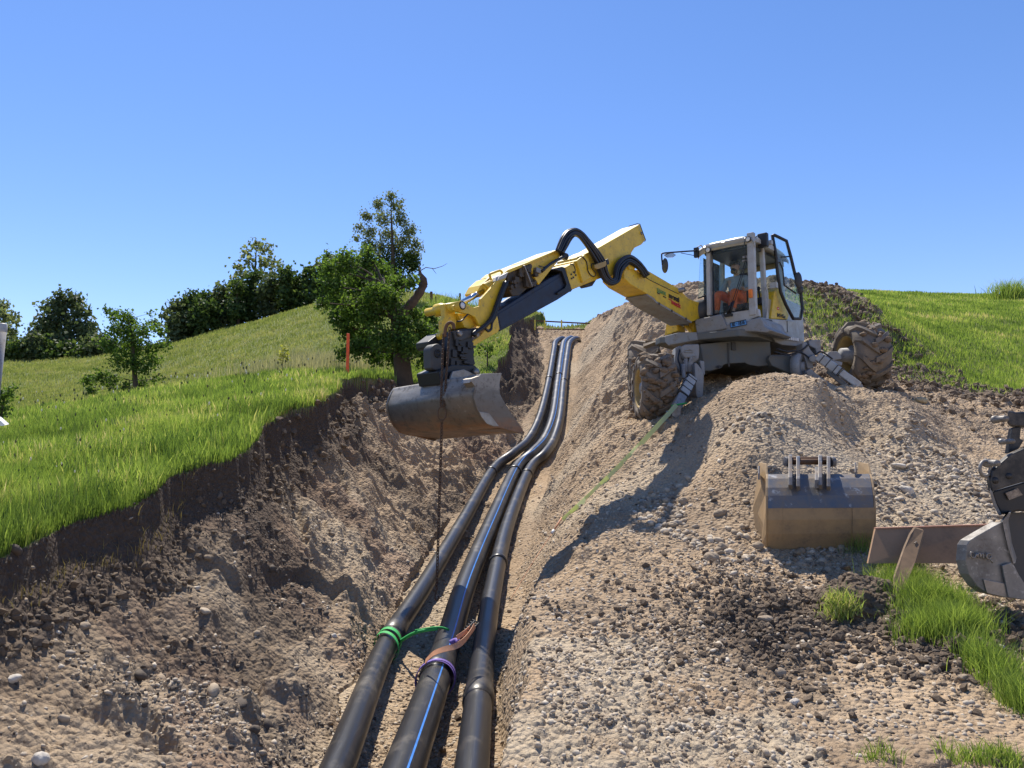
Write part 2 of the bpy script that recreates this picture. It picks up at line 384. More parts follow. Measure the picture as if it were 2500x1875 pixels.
gz, gmead, gsoil_shade, gpale, gred = height(GX.ravel(), GY.ravel())
GV = np.c_[GX.ravel(), GY.ravel(), gz]
nr, nc = GX.shape
idx = np.arange(nr * nc).reshape(nr, nc)
quads = np.stack([idx[:-1, :-1], idx[:-1, 1:], idx[1:, 1:], idx[1:, :-1]], -1).reshape(-1, 4)
qm = gmead[quads].sum(1) >= 2
def submesh(name, sel, mat):
    fc = quads[sel]; us, inv = np.unique(fc, return_inverse=True)
    return np_mesh(name, GV[us], inv.reshape(-1, 4), mat, False,
                   {'soil': gsoil_shade[us], 'pale': gpale[us], 'red': gred[us]})
def m_dirt():
    m, t, b = _nodes('dirt'); v = _coord(t)
    def attr(n):
        a = t.nodes.new('ShaderNodeAttribute'); a.attribute_name = n; return a.outputs['Fac']
    vor = t.nodes.new('ShaderNodeTexVoronoi'); vor.inputs['Scale'].default_value = 26; t.links.new(v, vor.inputs['Vector'])
    vor2 = t.nodes.new('ShaderNodeTexVoronoi'); vor2.inputs['Scale'].default_value = 11; t.links.new(v, vor2.inputs['Vector'])
    n1 = _noise(t, 1.1, 5, .6, v); n2 = _noise(t, 14, 6, .7, v); n3 = _noise(t, 60, 4, .7, v)
    c = _ramp(t, n1, [(.30, (.27, .205, .14)), (.52, (.39, .305, .21)), (.72, (.49, .395, .28))])
    c = _mix(t, _ramp(t, n2, [(.35, 0.0), (.65, 1.0)]), _mix(t, .4, c, (.46, .37, .26)), c)
    sep = t.nodes.new('ShaderNodeSeparateColor'); t.links.new(vor.outputs['Color'], sep.inputs[0])
    sep2 = t.nodes.new('ShaderNodeSeparateColor'); t.links.new(vor2.outputs['Color'], sep2.inputs[0])
    st = _ramp(t, sep.outputs[0], [(0, (.20, .15, .10)), (.5, (.34, .27, .19)), (.8, (.50, .43, .33)), (1, (.30, .26, .21))])
    c = _mix(t, _ramp(t, vor.outputs['Distance'], [(.0, .75), (.5, 0.0)]), c, st)
    st2 = _ramp(t, sep2.outputs[1], [(0, (.18, .125, .075)), (.6, (.40, .31, .21)), (1, (.52, .45, .35))])
    c = _mix(t, _ramp(t, vor2.outputs['Distance'], [(.15, .6), (.4, 0.0)]), c, st2)
    hz = _ramp(t, _noise(t, .45, 4, .6, v), [(.35, (.80, .76, .74)), (.6, (1.08, 1.0, .92))]); c = _mix(t, 1.0, c, hz, 'MULTIPLY')
    c = _mix(t, attr('pale'), c, _mix(t, n2, (.36, .29, .20), (.56, .47, .35)))
    redc = _mix(t, n2, (.20, .10, .065), (.30, .18, .12)); rf = t.nodes.new('ShaderNodeMath'); rf.operation = 'MULTIPLY'
    rf.inputs[1].default_value = .45; t.links.new(attr('red'), rf.inputs[0]); c = _mix(t, rf.outputs[0], c, redc)
    c = _mix(t, attr('soil'), c, _mix(t, n2, (.05, .036, .026), (.15, .11, .08)))  # mask holds real topsoil plus the painted shade of the left wall
    c = _mix(t, .3, c, _ramp(t, n3, [(.3, .6), (.7, 1.1)]), 'MULTIPLY')
    t.links.new(c, b.inputs['Base Color']); b.inputs['Roughness'].default_value = .95
    b.inputs['Specular IOR Level'].default_value = .2
    h = t.nodes.new('ShaderNodeMath'); h.operation = 'SUBTRACT'
    t.links.new(n2, h.inputs[0]); t.links.new(vor.outputs['Distance'], h.inputs[1])
    b1 = _bump(t, b, h.outputs[0], .9, .03)
    b2 = t.nodes.new('ShaderNodeBump'); b2.inputs['Strength'].default_value = .8; b2.inputs['Distance'].default_value = .012
    t.links.new(n3, b2.inputs['Height']); t.links.new(b2.outputs[0], b1.inputs['Normal'])
    return m
def m_meadow():
    m, t, b = _nodes('meadow_turf'); v = _coord(t)
    n1 = _noise(t, .12, 4, .6, v); n2 = _noise(t, 1.6, 5, .7, v); n3 = _noise(t, 12, 5, .8, v)
    c = _ramp(t, n1, [(.3, (.15, .20, .05)), (.55, (.20, .24, .07)), (.75, (.25, .27, .10))])
    c = _mix(t, _ramp(t, n2, [(.35, 0.0), (.7, .5)]), c, (.23, .23, .11))
    c = _mix(t, .6, c, _ramp(t, n3, [(.3, .45), (.7, 1.25)]), 'MULTIPLY')
    t.links.new(c, b.inputs['Base Color']); b.inputs['Roughness'].default_value = .9
    b.inputs['Specular IOR Level'].default_value = .1
    _bump(t, b, n3, 1.0, .12); return m
M_DIRT, M_MEADOW = m_dirt(), m_meadow()
tag(submesh('ground', ~qm, M_DIRT), 'brown excavated earth and gravel of the pipe trench and its banks', kind='structure')
tag(submesh('meadow', qm, M_MEADOW), 'green hillside meadow on both sides of the trench', kind='structure')
def G(px, row, y0=3.2, y1=90):
    "first ground point seen at a photo position"
    Y = np.exp(np.linspace(math.log(y0), math.log(y1), 900)); r = ray(px, row)
    gz_ = height(Y * r.x / r.y, Y)[0]; d = Y * r.z / r.y - gz_; k = np.argmax(d < 0)
    return P(px, row, float(Y[k]))
# ================================================================== PIPES
def smooth_path(pts, n=12):
    "Catmull-Rom through points"
    pts = [Vector(p) for p in pts]; out = []
    q = [pts[0] * 2 - pts[1]] + pts + [pts[-1] * 2 - pts[-2]]
    for i in range(1, len(q) - 2):
        for k in range(n):
            t = k / n; a, b, c, d = q[i - 1:i + 3]
            out.append(.5 * ((2 * b) + (c - a) * t + (2 * a - 5 * b + 4 * c - d) * t * t + (3 * b - a - 3 * c + d) * t ** 3))
    out.append(pts[-1]); return out
def m_pipe():
    m, t, b = _nodes('black_polyethylene'); v = _coord(t)
    n1 = _noise(t, 3, 6, .7, v)
    mp = t.nodes.new('ShaderNodeMapping'); mp.inputs['Scale'].default_value = (40, 1.5, 4); t.links.new(v, mp.inputs[0])
    n2 = _noise(t, 1.5, 6, .75, mp.outputs[0])
    f = _ramp(t, n1, [(.52, 0.0), (.85, .55)])
    g = _ramp(t, n2, [(.55, 0.0), (.75, .6)])
    c = _mix(t, f, (.016, .016, .018), (.20, .165, .12)); c = _mix(t, g, c, (.10, .10, .10))
    t.links.new(c, b.inputs['Base Color'])
    r = _mix(t, f, .35, .7); t.links.new(r, b.inputs['Roughness']); _bump(t, b, n2, .05, .002); return m
M_PIPE = m_pipe(); M_BLUE = plain('blue_stripe', (.06, .22, .62), .4)
def pipe_path(lst): return smooth_path([P(*p) for p in lst], 14)
# stations: photo px of left / mid / right pipe at shared distances
ST = [(1870, 4.72, 826, 989, 1152), (1577, 7.2, 944, 1091, 1182), (1430, 9.0, 1036, 1136, 1205), (1277, 11.8, 1128, 1200, 1241),
      (1147, 15.5, 1204, 1260, 1293), (1108, 16.4, 1252, 1300, 1330), (1074, 17.4, 1290, 1330, 1352), (1017, 19, 1318, 1351, 1368), (938, 22, 1338, 1362, 1376),
      (859, 26, 1352, 1373, 1386), (836, 27.5, 1357, 1379, 1392)]
rows_adj = {0: 0, 1: -4, 2: 4}
paths = []
def extend_near(pts):
    a, b = Vector(pts[0]), Vector(pts[1]); d = (a - b).normalized(); d.z = -.02
    return [a + d * 3.2, a + d * 1.4] + list(pts)
for k, rad_ in ((0, .105), (1, .128), (2, .107)):
    pts = [P(s[2 + k], s[0], s[1]) for s in ST]
    pts = extend_near(pts)
    far = pts[-1] + Vector((.35, 1.0, .30)); far2 = far + Vector((.2, .6, -.25))
    paths.append(smooth_path(pts + [far, far2], 14))
def nearest(path, Y):
    return min(range(1, len(path) - 1), key=lambda i: abs(path[i].y - Y))
pl = ['outer left black pipe with green sling round its joint', 'thick middle black pipe with a thin blue stripe along it', 'right black pipe with a wide socket joint near the viewer']
collars = [[6.95 + .65, 15.3, 22.6], [6.45, 15.3, 22.9], [5.95, 15.2, 22.4, 9.9]]
for k, R in ((0, .105), (1, .128), (2, .107)):
    path = paths[k]; g = empty('pipe', pl[k], 'pipe', path[nearest(path, 7)] - Vector((0, 0, R)), 'black pipes laid in the trench')
    off = g.location
    mb = MB(); mb.tube([p - off for p in path], R, 24); mb.build('pipe_wall', M_PIPE, g, fix=False)
    for ci, Yc in enumerate(collars[k]):
        i = nearest(path, Yc); a = path[i - 1]; b = path[i + 1]; ax = (b - a).normalized(); c = path[i] - off
        mb = MB(); L = .30 if Yc < 8 else .12
        if Yc < 8:   # socket: flared sleeve
            mb.lathe(c, ax, [(-L * .55, R * 1.005), (-L * .5, R * 1.13), (-L * .1, R * 1.15), (L * .25, R * 1.12), (L * .45, R * 1.05), (L * 1.2, R * 1.012)], 28)
        else:
            mb.lathe(c, ax, [(-L / 2, R * 1.005), (-L / 2, R * 1.1), (0, R * 1.16), (L / 2, R * 1.1), (L / 2, R * 1.005)], 24)
        mb.build('pipe_joint', M_PIPE, g, fix=False)
    if k == 1:
        mb = MB(); pp = []
        for i, p in enumerate(path):
            t = (path[min(i + 1, len(path) - 1)] - path[max(i - 1, 0)]).normalized(); s = t.cross(Vector((0, 0, 1))).normalized()
            u = s.cross(t); an = rad(62)
            pp.append((p - off, s, u, an))
        vs = []; fs = []
        for (p, s, u, an) in pp:
            for da in (-.05, .05): vs.append(p + (s * math.cos(an + da) + u * math.sin(an + da)) * (R + .0015))
        for i in range(len(pp) - 1): fs.append((2 * i, 2 * i + 1, 2 * i + 3, 2 * i + 2))
        MB().add(vs, fs).build('stripe', M_BLUE, g)
# ================================================================== LOOSE STONES
rng = np.random.default_rng(5)
def ico_np(sub):
    bm = bmesh.new(); bmesh.ops.create_icosphere(bm, subdivisions=sub, radius=1)
    V = np.array([v.co[:] for v in bm.verts]); Fc = np.array([[v.index for v in f.verts] for f in bm.faces]); bm.free(); return V, Fc
def rot_np(n, tilt=.5):
    a = rng.uniform(0, 6.28, n); b = rng.normal(0, tilt, n); c = rng.normal(0, tilt, n)
    Rz = np.zeros((n, 3, 3)); Rz[:, 0, 0] = np.cos(a); Rz[:, 0, 1] = -np.sin(a); Rz[:, 1, 0] = np.sin(a); Rz[:, 1, 1] = np.cos(a); Rz[:, 2, 2] = 1
    Rx = np.zeros((n, 3, 3)); Rx[:, 0, 0] = 1; Rx[:, 1, 1] = np.cos(b); Rx[:, 1, 2] = -np.sin(b); Rx[:, 2, 1] = np.sin(b); Rx[:, 2, 2] = np.cos(b)
    Ry = np.zeros((n, 3, 3)); Ry[:, 1, 1] = 1; Ry[:, 0, 0] = np.cos(c); Ry[:, 0, 2] = np.sin(c); Ry[:, 2, 0] = -np.sin(c); Ry[:, 2, 2] = np.cos(c)
    return Rx @ Ry @ Rz
def stones(n, umin, umax, y0, y1, smin, smax, sub, pw=2.2, keep=None, angular=.17, loose=.10):
    u = rng.uniform(umin, umax, n); y = np.exp(rng.uniform(math.log(y0), math.log(y1), n)); x = u * y
    z, mead, soil, pale, red = height(x, y)
    tl = np.interp(y, TLX[0], TLX[1]); tr = np.interp(y, TRX[0], TRX[1])
    ok = ~mead & (rng.random(n) < (loose + (1 - loose) * sstep(-.15, .25, fbm(x, y, .8, 4, 77))))
    if keep is not None: ok &= keep(x, y)
    x, y, z = x[ok], y[ok], z[ok]; pale = pale[ok]; soil = soil[ok]; n = len(x)
    s = smin + (smax - smin) * rng.random(n) ** pw
    V, Fc = ico_np(sub); k = len(V)
    sc = np.stack([s * rng.uniform(.9, 1.35, n), s * rng.uniform(.65, 1, n), s * rng.uniform(.4, .8, n)], 1)
    base = V[None] * (1 + rng.uniform(-angular, angular, (n, k, 1))) * sc[:, None, :]
    R = rot_np(n); W_ = np.einsum('nij,nkj->nki', R, base) + np.stack([x, y, z - s * .05], 1)[:, None, :]
    FF = (Fc[None] + (np.arange(n) * k)[:, None, None]).reshape(-1, 3)
    tone = np.repeat(rng.random(n), k); dk = np.repeat(np.where(rng.random(n) < soil * .8 + .04, 1.0, 0.0), k)
    return W_.reshape(-1, 3), FF, tone, dk
def m_stone():
    m, t, b = _nodes('river_stone'); v = _coord(t)
    a = t.nodes.new('ShaderNodeAttribute'); a.attribute_name = 'tone'
    a2 = t.nodes.new('ShaderNodeAttribute'); a2.attribute_name = 'dark'
    c = _ramp(t, a.outputs['Fac'], [(0, (.16, .115, .075)), (.35, (.33, .25, .165)), (.65, (.45, .37, .27)), (.88, (.56, .49, .39)), (1, (.32, .28, .23))])
    n = _noise(t, 18, 5, .7, v); c = _mix(t, _ramp(t, n, [(.4, 0.0), (.7, .7)]), c, (.27, .21, .15))
    c = _mix(t, a2.outputs['Fac'], c, (.085, .065, .048))
    t.links.new(c, b.inputs['Base Color']); b.inputs['Roughness'].default_value = .85; _bump(t, b, _noise(t, 90, 4, .7, v), .5, .006); return m
M_STONE = m_stone()
parts = [stones(19000, -.78, .80, 3.3, 8, .005, .024, 1, 2.4), stones(15000, -.78, .80, 6, 30, .010, .042, 1, 3.0),
         stones(420, .1, .78, 4.0, 13, .022, .055, 2, 2.6), stones(9000, -.34, .04, 4.0, 12, .005, .024, 1, 2.2, loose=.6, keep=lambda x, y: (x > np.interp(y, TLX[0], TLX[1]) - .25) & (x < lip_x(y))), stones(20000, .04, .78, 4.2, 13, .006, .026, 1, 2.0, loose=.55), stones(260, -.74, -.1, 4.0, 8, .022, .05, 2, 2.4), stones(11000, -.76, -.12, 3.7, 9, .006, .022, 1, 2.4),
         stones(5000, .33, .74, 7.6, 11.5, .02, .06, 1, 1.4, keep=lambda x, y: (((x - 5.6) / 1.6) ** 2 + ((y - 9.4) / 1.7) ** 2) < 1),
         stones(3500, .08, .45, 6.8, 10.5, .02, .06, 1, 1.5, keep=lambda x, y: (((x - 2.6) / 1.2) ** 2 + ((y - 8.6) / 1.2) ** 2) < 1)]
o0 = 0; VV = []; FFs = []; TT = []; DD = []
for (v_, f_, t_, d_) in parts:
    VV.append(v_); FFs.append(f_ + o0); TT.append(t_); DD.append(d_); o0 += len(v_)
g = np_mesh('gravel', np.concatenate(VV), np.concatenate(FFs), M_STONE, True, {'tone': np.concatenate(TT), 'dark': np.concatenate(DD)})
tag(g, 'rounded gravel and pebbles strewn over the brown earth', 'gravel', kind='stuff')
# dark earth clods on the right bank
def clods():
    n = 4200; x = rng.normal(2.7, .95, n); y = rng.normal(5.9, .6, n); k2 = 2600
    x = np.r_[x, rng.normal(8.6, 1.3, k2)]; y = np.r_[y, 14.8 + rng.normal(0, 1.3, k2)]
    k3 = 1500; yy3 = np.exp(rng.uniform(math.log(4.2), math.log(17), k3)); x = np.r_[x, edge_x(yy3) + rng.uniform(.02, .32, k3) * np.clip(yy3 / 7, .7, 2)]; y = np.r_[y, yy3]
    k4 = 1500; y4 = rng.uniform(16, 21, k4); x = np.r_[x, np.interp(y4, [15, 21], [9.3, 7.6]) + rng.normal(0, .7, k4)]; y = np.r_[y, y4]
    k5 = 2600; x = np.r_[x, rng.normal(2.90, .26, k5)]; y = np.r_[y, rng.normal(6.2, .22, k5)]
    z, mead, soil, pale, red = height(x, y); ok = ~mead; x, y, z = x[ok], y[ok], z[ok]; n = len(x)
    s = (.008 + .042 * rng.random(n) ** 3.5) * np.clip(y / 8, .8, 1.8); V, Fc = ico_np(1); k = len(V)
    sc = np.stack([s * rng.uniform(.8, 1.3, n), s * rng.uniform(.7, 1.1, n), s * rng.uniform(.6, 1, n)], 1)
    base = V[None] * (1 + rng.uniform(-.35, .35, (n, k, 1))) * sc[:, None, :]
    W_ = np.einsum('nij,nkj->nki', rot_np(n), base) + np.stack([x, y, z + s * .3], 1)[:, None, :]
    return W_.reshape(-1, 3), (Fc[None] + (np.arange(n) * k)[:, None, None]).reshape(-1, 3)
def m_soil():
    m, t, b = _nodes('dark_topsoil'); v = _coord(t); n = _noise(t, 9, 6, .8, v)
    c = _ramp(t, n, [(.3, (.10, .073, .05)), (.6, (.19, .14, .095)), (.8, (.30, .23, .155))]); t.links.new(c, b.inputs['Base Color'])
    b.inputs['Roughness'].default_value = 1; _bump(t, b, _noise(t, 70, 5, .8, v), .9, .015); return m
M_SOIL = m_soil(); cv, cf = clods()
tag(np_mesh('soil_clods', cv, cf, M_SOIL, False), 'crumbly dark topsoil clods along the turf edge and bank', 'soil', kind='stuff')
# ================================================================== GRASS
def m_leaf(name, cols, trans=.5, rough=.6, attr='tone'):
    m = bpy.data.materials.new(name); m.use_nodes = True; t = m.node_tree; b = t.nodes['Principled BSDF']; out = t.nodes['Material Output']
    a = t.nodes.new('ShaderNodeAttribute'); a.attribute_name = attr
    c = _ramp(t, a.outputs['Fac'], cols); n = _noise(t, .8, 3, .6, _coord(t)); c = _mix(t, .5, c, _ramp(t, n, [(.3, .65), (.7, 1.2)]), 'MULTIPLY')
    t.links.new(c, b.inputs['Base Color']); b.inputs['Roughness'].default_value = rough; b.inputs['Specular IOR Level'].default_value = .3
    tr = t.nodes.new('ShaderNodeBsdfTranslucent'); tc = _mix(t, 1.0, c, (1.3, 1.22, .75), 'MULTIPLY'); t.links.new(tc, tr.inputs[0])
    mx = t.nodes.new('ShaderNodeMixShader'); mx.inputs[0].default_value = trans
    t.links.new(b.outputs[0], mx.inputs[1]); t.links.new(tr.outputs[0], mx.inputs[2]); t.links.new(mx.outputs[0], out.inputs[0]); return m
def blades(x, y, z, h, w, lean=.45):
    n = len(x); a = rng.uniform(0, 6.28, n); l = rng.uniform(.1, 1, n) * lean * h; dx = np.cos(a) * l; dy = np.sin(a) * l
    t = rng.uniform(-.9, .9, n); wx = np.cos(t) * w / 2; wy = np.sin(t) * w / 2
    base = np.stack([x, y, z - .02], 1); W_ = np.stack([wx, wy, 0 * wx], 1)
    mid = base + np.stack([dx * .35, dy * .35, h * .6], 1); tip = base + np.stack([dx, dy, h], 1)
    V = np.stack([base - W_, base + W_, mid - W_ * .75, mid + W_ * .75, tip], 1).reshape(-1, 3)
    f = np.array([[0, 1, 3], [0, 3, 2], [2, 3, 4]]); Fc = (f[None] + (np.arange(n) * 5)[:, None, None]).reshape(-1, 3)
    return V, Fc
M_GRASS = m_leaf('meadow_grass', [(0, (.08, .14, .03)), (.35, (.17, .265, .055)), (.7, (.30, .41, .10)), (.9, (.45, .45, .18)), (1, (.58, .52, .32))], .5)
def grass(name, label, n, sampler, hfun, wk, mat=None, tonebias=0):
    x, y = sampler(n); z, mead, *_ = height(x, y); x, y, z = x[mead], y[mead], z[mead]
    h = hfun(x, y) * rng.uniform(.55, 1.15, len(x)); w = wk * np.maximum(y, 5) / 5 * rng.uniform(.7, 1.3, len(x))
    V, Fc = blades(x, y, z, h, w)
    tone = np.clip(.45 * rng.random(len(x)) + .28 * rng.random(len(x)) + .55 * (.5 + fbm(x, y, 1.1, 3, 201)) - .15 + tonebias, 0, 1)
    o = np_mesh(name, V, Fc, mat or M_GRASS, False, {'tone': np.repeat(tone, 5)}); return tag(o, label, 'grass', kind='stuff')
def s_left(n):
    y = np.exp(rng.uniform(math.log(4.0), math.log(24), n)); u = rng.uniform(-.76, 0.02, n); return u * y, y
grass('grass', 'long bright green grass on the near left bank above the cut', 400000, s_left,
      lambda x, y: (.15 + .13 * fbm(x, y, .55, 3, 210)) * np.clip(1 - (y - 14) / 30, .7, 1), .0044)
def stems():
    n = 420; x, y = s_left(n); z, mead, *_ = height(x, y); x, y, z = x[mead], y[mead], z[mead]; n = len(x); h = rng.uniform(.28, .50, n)
    V, Fc = blades(x, y, z, h, .0035 * np.maximum(y, 5) / 5, .3); tip = V.reshape(-1, 5, 3)[:, 4]
    IV, IF = ico_np(1); k = len(IV); s = .006 * np.maximum(y, 6) / 6 * rng.uniform(.5, 1.2, n); HV = (IV[None] * s[:, None, None] * np.array([1, 1, 2.2]) + tip[:, None]).reshape(-1, 3)
    HF = (IF[None] + (np.arange(n) * k)[:, None, None]).reshape(-1, 3) + len(V); t1_ = np.repeat(rng.uniform(.2, .6, n), 5); t2_ = np.repeat(np.where(rng.random(n) < .25, 1.0, rng.uniform(0, .2, n)), k)
    o = np_mesh('flower_stems', np.r_[V, HV], np.r_[Fc, HF], m_leaf('seed_heads', [(0, (.12, .11, .06)), (.3, (.16, .18, .07)), (.7, (.25, .28, .10)), (1, (.75, .75, .68))], .3), False, {'tone': np.r_[t1_, t2_]})
    tag(o, 'taller seed heads and small flowers standing out of the near grass', 'flowers', kind='stuff')
stems()
def s_tus(n):
    k = 260; cy = np.exp(rng.uniform(math.log(4.2), math.log(18), k)); cu = rng.uniform(-.75, 0, k); i = rng.integers(0, k, n); s = .05 + .012 * cy[i]
    return cu[i] * cy[i] + rng.normal(0, 1, n) * s, cy[i] + rng.normal(0, 1, n) * s
grass('grass', 'taller darker tussocks scattered through the near meadow', 26000, s_tus, lambda x, y: .25 + 0 * x, .006, None, -.22)
def s_tus2(n):
    x, y = s_tus(n); return x, y
grass('grass', 'broad yellow-green blades scattered through the near meadow', 16000, s_tus2, lambda x, y: .22 + 0 * x, .009, None, .2)
def s_right(n):
    y = np.exp(rng.uniform(math.log(13), math.log(50), n)); u = rng.uniform(.28, .78, n); return u * y, y
grass('grass', 'short green grass of the right hand meadow behind the excavator', 110000, s_right, lambda x, y: .10 + .0028 * y, .0048)
def s_far(n):
    y = np.exp(rng.uniform(math.log(22), math.log(75), n)); u = rng.uniform(-.76, .12, n); return u * y, y
M_GRASS2 = m_leaf('hill_grass', [(0, (.14, .19, .05)), (.5, (.23, .28, .085)), (1, (.36, .36, .17))], .45)
grass('grass', 'duller green grass covering the far hillside on the left', 120000, s_far, lambda x, y: .10 + .0025 * y, .0045, M_GRASS2)
M_PALE = m_leaf('pale_seed_grass', [(0, (.22, .24, .12)), (1, (.48, .46, .32))], .4)
def s_pale(n):
    x = rng.normal(0, 1, n); y = rng.normal(0, 1, n); c = P(815, 880, 24); return c.x + x * 1.15, c.y + y * 1.8
grass('grass', 'patch of pale feathery seed grass left of the old fruit tree', 7000, s_pale, lambda x, y: .62 + 0 * x, .0035, M_PALE)
# sods and tufts lying on the dirt
def tuft(label, spots, h, w, mat=None, name='grass', tb=0.0):
    Vs = []; Fs = []; T = []; o = 0
    for (cx, cy, rx, ry, n) in spots:
        x = cx + rng.normal(0, rx, n); y = cy + rng.normal(0, ry, n); z = height(x, y)[0]
        hh = h * rng.uniform(.4, 1.2, n); V, Fc = blades(x, y, z, hh, w * rng.uniform(.6, 1.4, n), .8)
        Vs.append(V); Fs.append(Fc + o); o += len(V); T.append(np.repeat(np.clip(rng.random(n) * .8 + tb, 0, 1), 5))
    q = np_mesh(name, np.concatenate(Vs), np.concatenate(Fs), mat or M_GRASS, False, {'tone': np.concatenate(T)})
    return tag(q, label, 'grass', kind='stuff')
def spot(px, row, Y, rx, ry, n): q = G(px, row); return (q.x, q.y, rx, ry, n)
tuft('lush grass around the leaning board and plank', [spot(2215, 1440, 6.3, .13, .14, 3000), spot(2290, 1480, 5.9, .14, .13, 3300), spot(2330, 1540, 5.9, .12, .10, 2400), spot(2200, 1385, 6.9, .12, .06, 800), spot(2260, 1560, 5.6, .10, .07, 900),
      spot(2110, 1352, 7.0, .10, .03, 130), spot(2400, 1625, 5.3, .07, .08, 650), spot(2450, 1670, 5.1, .07, .08, 750), spot(2495, 1730, 4.8, .05, .09, 600)], .22, .0042, tb=-.06)
tuft('small green tufts at the lower right corner', [spot(2440, 1855, 4.15, .10, .05, 500), spot(2340, 1860, 4.1, .05, .04, 120), spot(2150, 1850, 4.1, .05, .04, 90)], .10, .005)
tuft('grassy sods tipped on the spoil behind the right wheel', [spot(2000, 790, 17.5, .35, .8, 1000), spot(2080, 800, 17.3, .3, .5, 600), spot(1985, 755, 18, .3, .4, 500),
      spot(2270, 900, 15.5, .5, .7, 1800), spot(2230, 860, 16.5, .5, .7, 1800), spot(2330, 935, 14.5, .5, .35, 700), spot(2180, 870, 16, .4, .5, 600)], .16, .013)
tuft('dry straw coloured grass roots hanging along the cut turf edge', [(float(edge_x(y)) - .01, y, .02, .10, 14) for y in np.arange(4.4, 17, .16)], .10, .006,
     m_leaf('straw', [(0, (.13, .10, .05)), (.6, (.24, .20, .08)), (1, (.30, .27, .15))], .3))
# ================================================================== EXCAVATOR
M_YEL = worn('yellow_paint', (.74, .50, .025), (.34, .24, .09), .25, .36, edge=(.30, .22, .08))
M_GREY = worn('light_grey_paint', (.43, .44, .43), (.28, .23, .17), .25, .40, edge=(.30, .30, .29))
M_GREY2 = worn('grey_undercarriage_paint', (.25, .27, .29), (.24, .19, .14), .4, .48, edge=(.14, .13, .12))
M_DGREY = worn('dark_grey_paint', (.035, .040, .046), (.12, .10, .08), .2, .5); M_CHAS = worn('shaded_chassis_paint', (.105, .125, .135), (.20, .16, .11), .35, .55)  # M_CHAS: undercarriage grey darkened, shade under the deck put into the colour
M_BLK = plain('black_plastic', (.014, .015, .018), .5)
M_HOSE = plain('black_hose', (.012, .013, .018), .38)
M_NAVY = worn('blue_black_steel', (.006, .012, .035), (.03, .03, .035), .2, .42)
M_STEEL = worn('scratched_steel', (.30, .29, .28), (.20, .15, .10), .5, .35, .7)
M_CHROME = plain('chrome_rod', (.62, .64, .66), .12, 1.0)
M_RUST = worn('rusty_iron', (.10, .065, .045), (.24, .12, .06), .5, .7, .3)
M_WHITE = plain('white_cap', (.75, .76, .76), .4)
M_TYRE = worn('muddy_tyre', (.13, .115, .10), (.25, .20, .145), .62, .8, scale=5, bump=.5)
M_MUD = worn('mud', (.20, .145, .095), (.10, .07, .05), .5, .95, scale=9, bump=.9)
M_RIM = worn('ochre_rim', (.45, .32, .10), (.26, .19, .12), .6, .6)
M_VALVE = worn('oily_castings', (.05, .045, .04), (.16, .12, .08), .5, .5, .4, scale=14)
def m_glass():
    m = bpy.data.materials.new('cab_glass'); m.use_nodes = True; t = m.node_tree; out = t.nodes['Material Output']
    tr = t.nodes.new('ShaderNodeBsdfTransparent'); tr.inputs[0].default_value = (.88, .95, .95, 1)
    gl = t.nodes.new('ShaderNodeBsdfGlossy'); gl.inputs['Roughness'].default_value = .03; gl.inputs[0].default_value = (.9, .95, 1, 1)
    fr = t.nodes.new('ShaderNodeLayerWeight'); fr.inputs[0].default_value = .12
    n = _noise(t, 5, 4, .6, _coord(t)); ds = t.nodes.new('ShaderNodeBsdfDiffuse'); ds.inputs[0].default_value = (.55, .55, .5, 1)
    m1 = t.nodes.new('ShaderNodeMixShader'); t.links.new(fr.outputs[0], m1.inputs[0]); t.links.new(tr.outputs[0], m1.inputs[1]); t.links.new(gl.outputs[0], m1.inputs[2])
    m2 = t.nodes.new('ShaderNodeMixShader'); t.links.new(_ramp(t, n, [(.45, .02), (.8, .12)]), m2.inputs[0])
    t.links.new(m1.outputs[0], m2.inputs[1]); t.links.new(ds.outputs[0], m2.inputs[2]); t.links.new(m2.outputs[0], out.inputs[0]); return m
M_GLASS = m_glass()
EO = Vector((4.21, 12.6, 0)); ED = Vector((-.663, -.749, 0)).normalized(); EN = Vector((.749, -.663, 0)).normalized(); EZ = Vector((0, 0, 1))
def fr(s, l, z): return EO + ED * s + EN * l + EZ * z
K = 400 / 2212
c1 = crop(950, 500, 800 / 2212); c2 = crop(1480, 500, 760 / 2212); c4 = crop(1000, 640, K); c5 = crop(1320, 520, K); c6 = crop(950, 800, K)
cC = crop(1600, 530, K); cL = crop(1500, 800, K); cR = crop(1850, 750, K)
def tr(c, l, pts):
    p0 = fr(0, l, 0); return [onplane(*c(u, v), p0, EN) for (u, v) in pts]
def t1(c, l, u, v): return tr(c, l, [(u, v)])[0]
def trs(c, s, pts):
    p0 = fr(s, 0, 0); return [onplane(*c(u, v), p0, ED) for (u, v) in pts]
def slab(name, mat, c, l, w, pts, bev=.008, parent=None):
    return MB().prism(tr(c, l, pts), EN * -w).build(name, mat, parent, bev)
EX = empty('walking_excavator', 'yellow and grey walking excavator on four muddy wheels reaching over the trench', 'excavator', (4.1, 13.6, 1.3))
def reparent(o, par):
    o.parent = par; o.matrix_parent_inverse = par.matrix_world.inverted() if par.type == 'MESH' else Matrix.Translation(-par.location); return o
def part(o): return reparent(o, EX)
def sub(o, par): o.parent = par; o.matrix_parent_inverse = par.matrix_parent_inverse.inverted() @ Matrix.Identity(4) if False else Matrix.Identity(4); return o
LB = -1.06
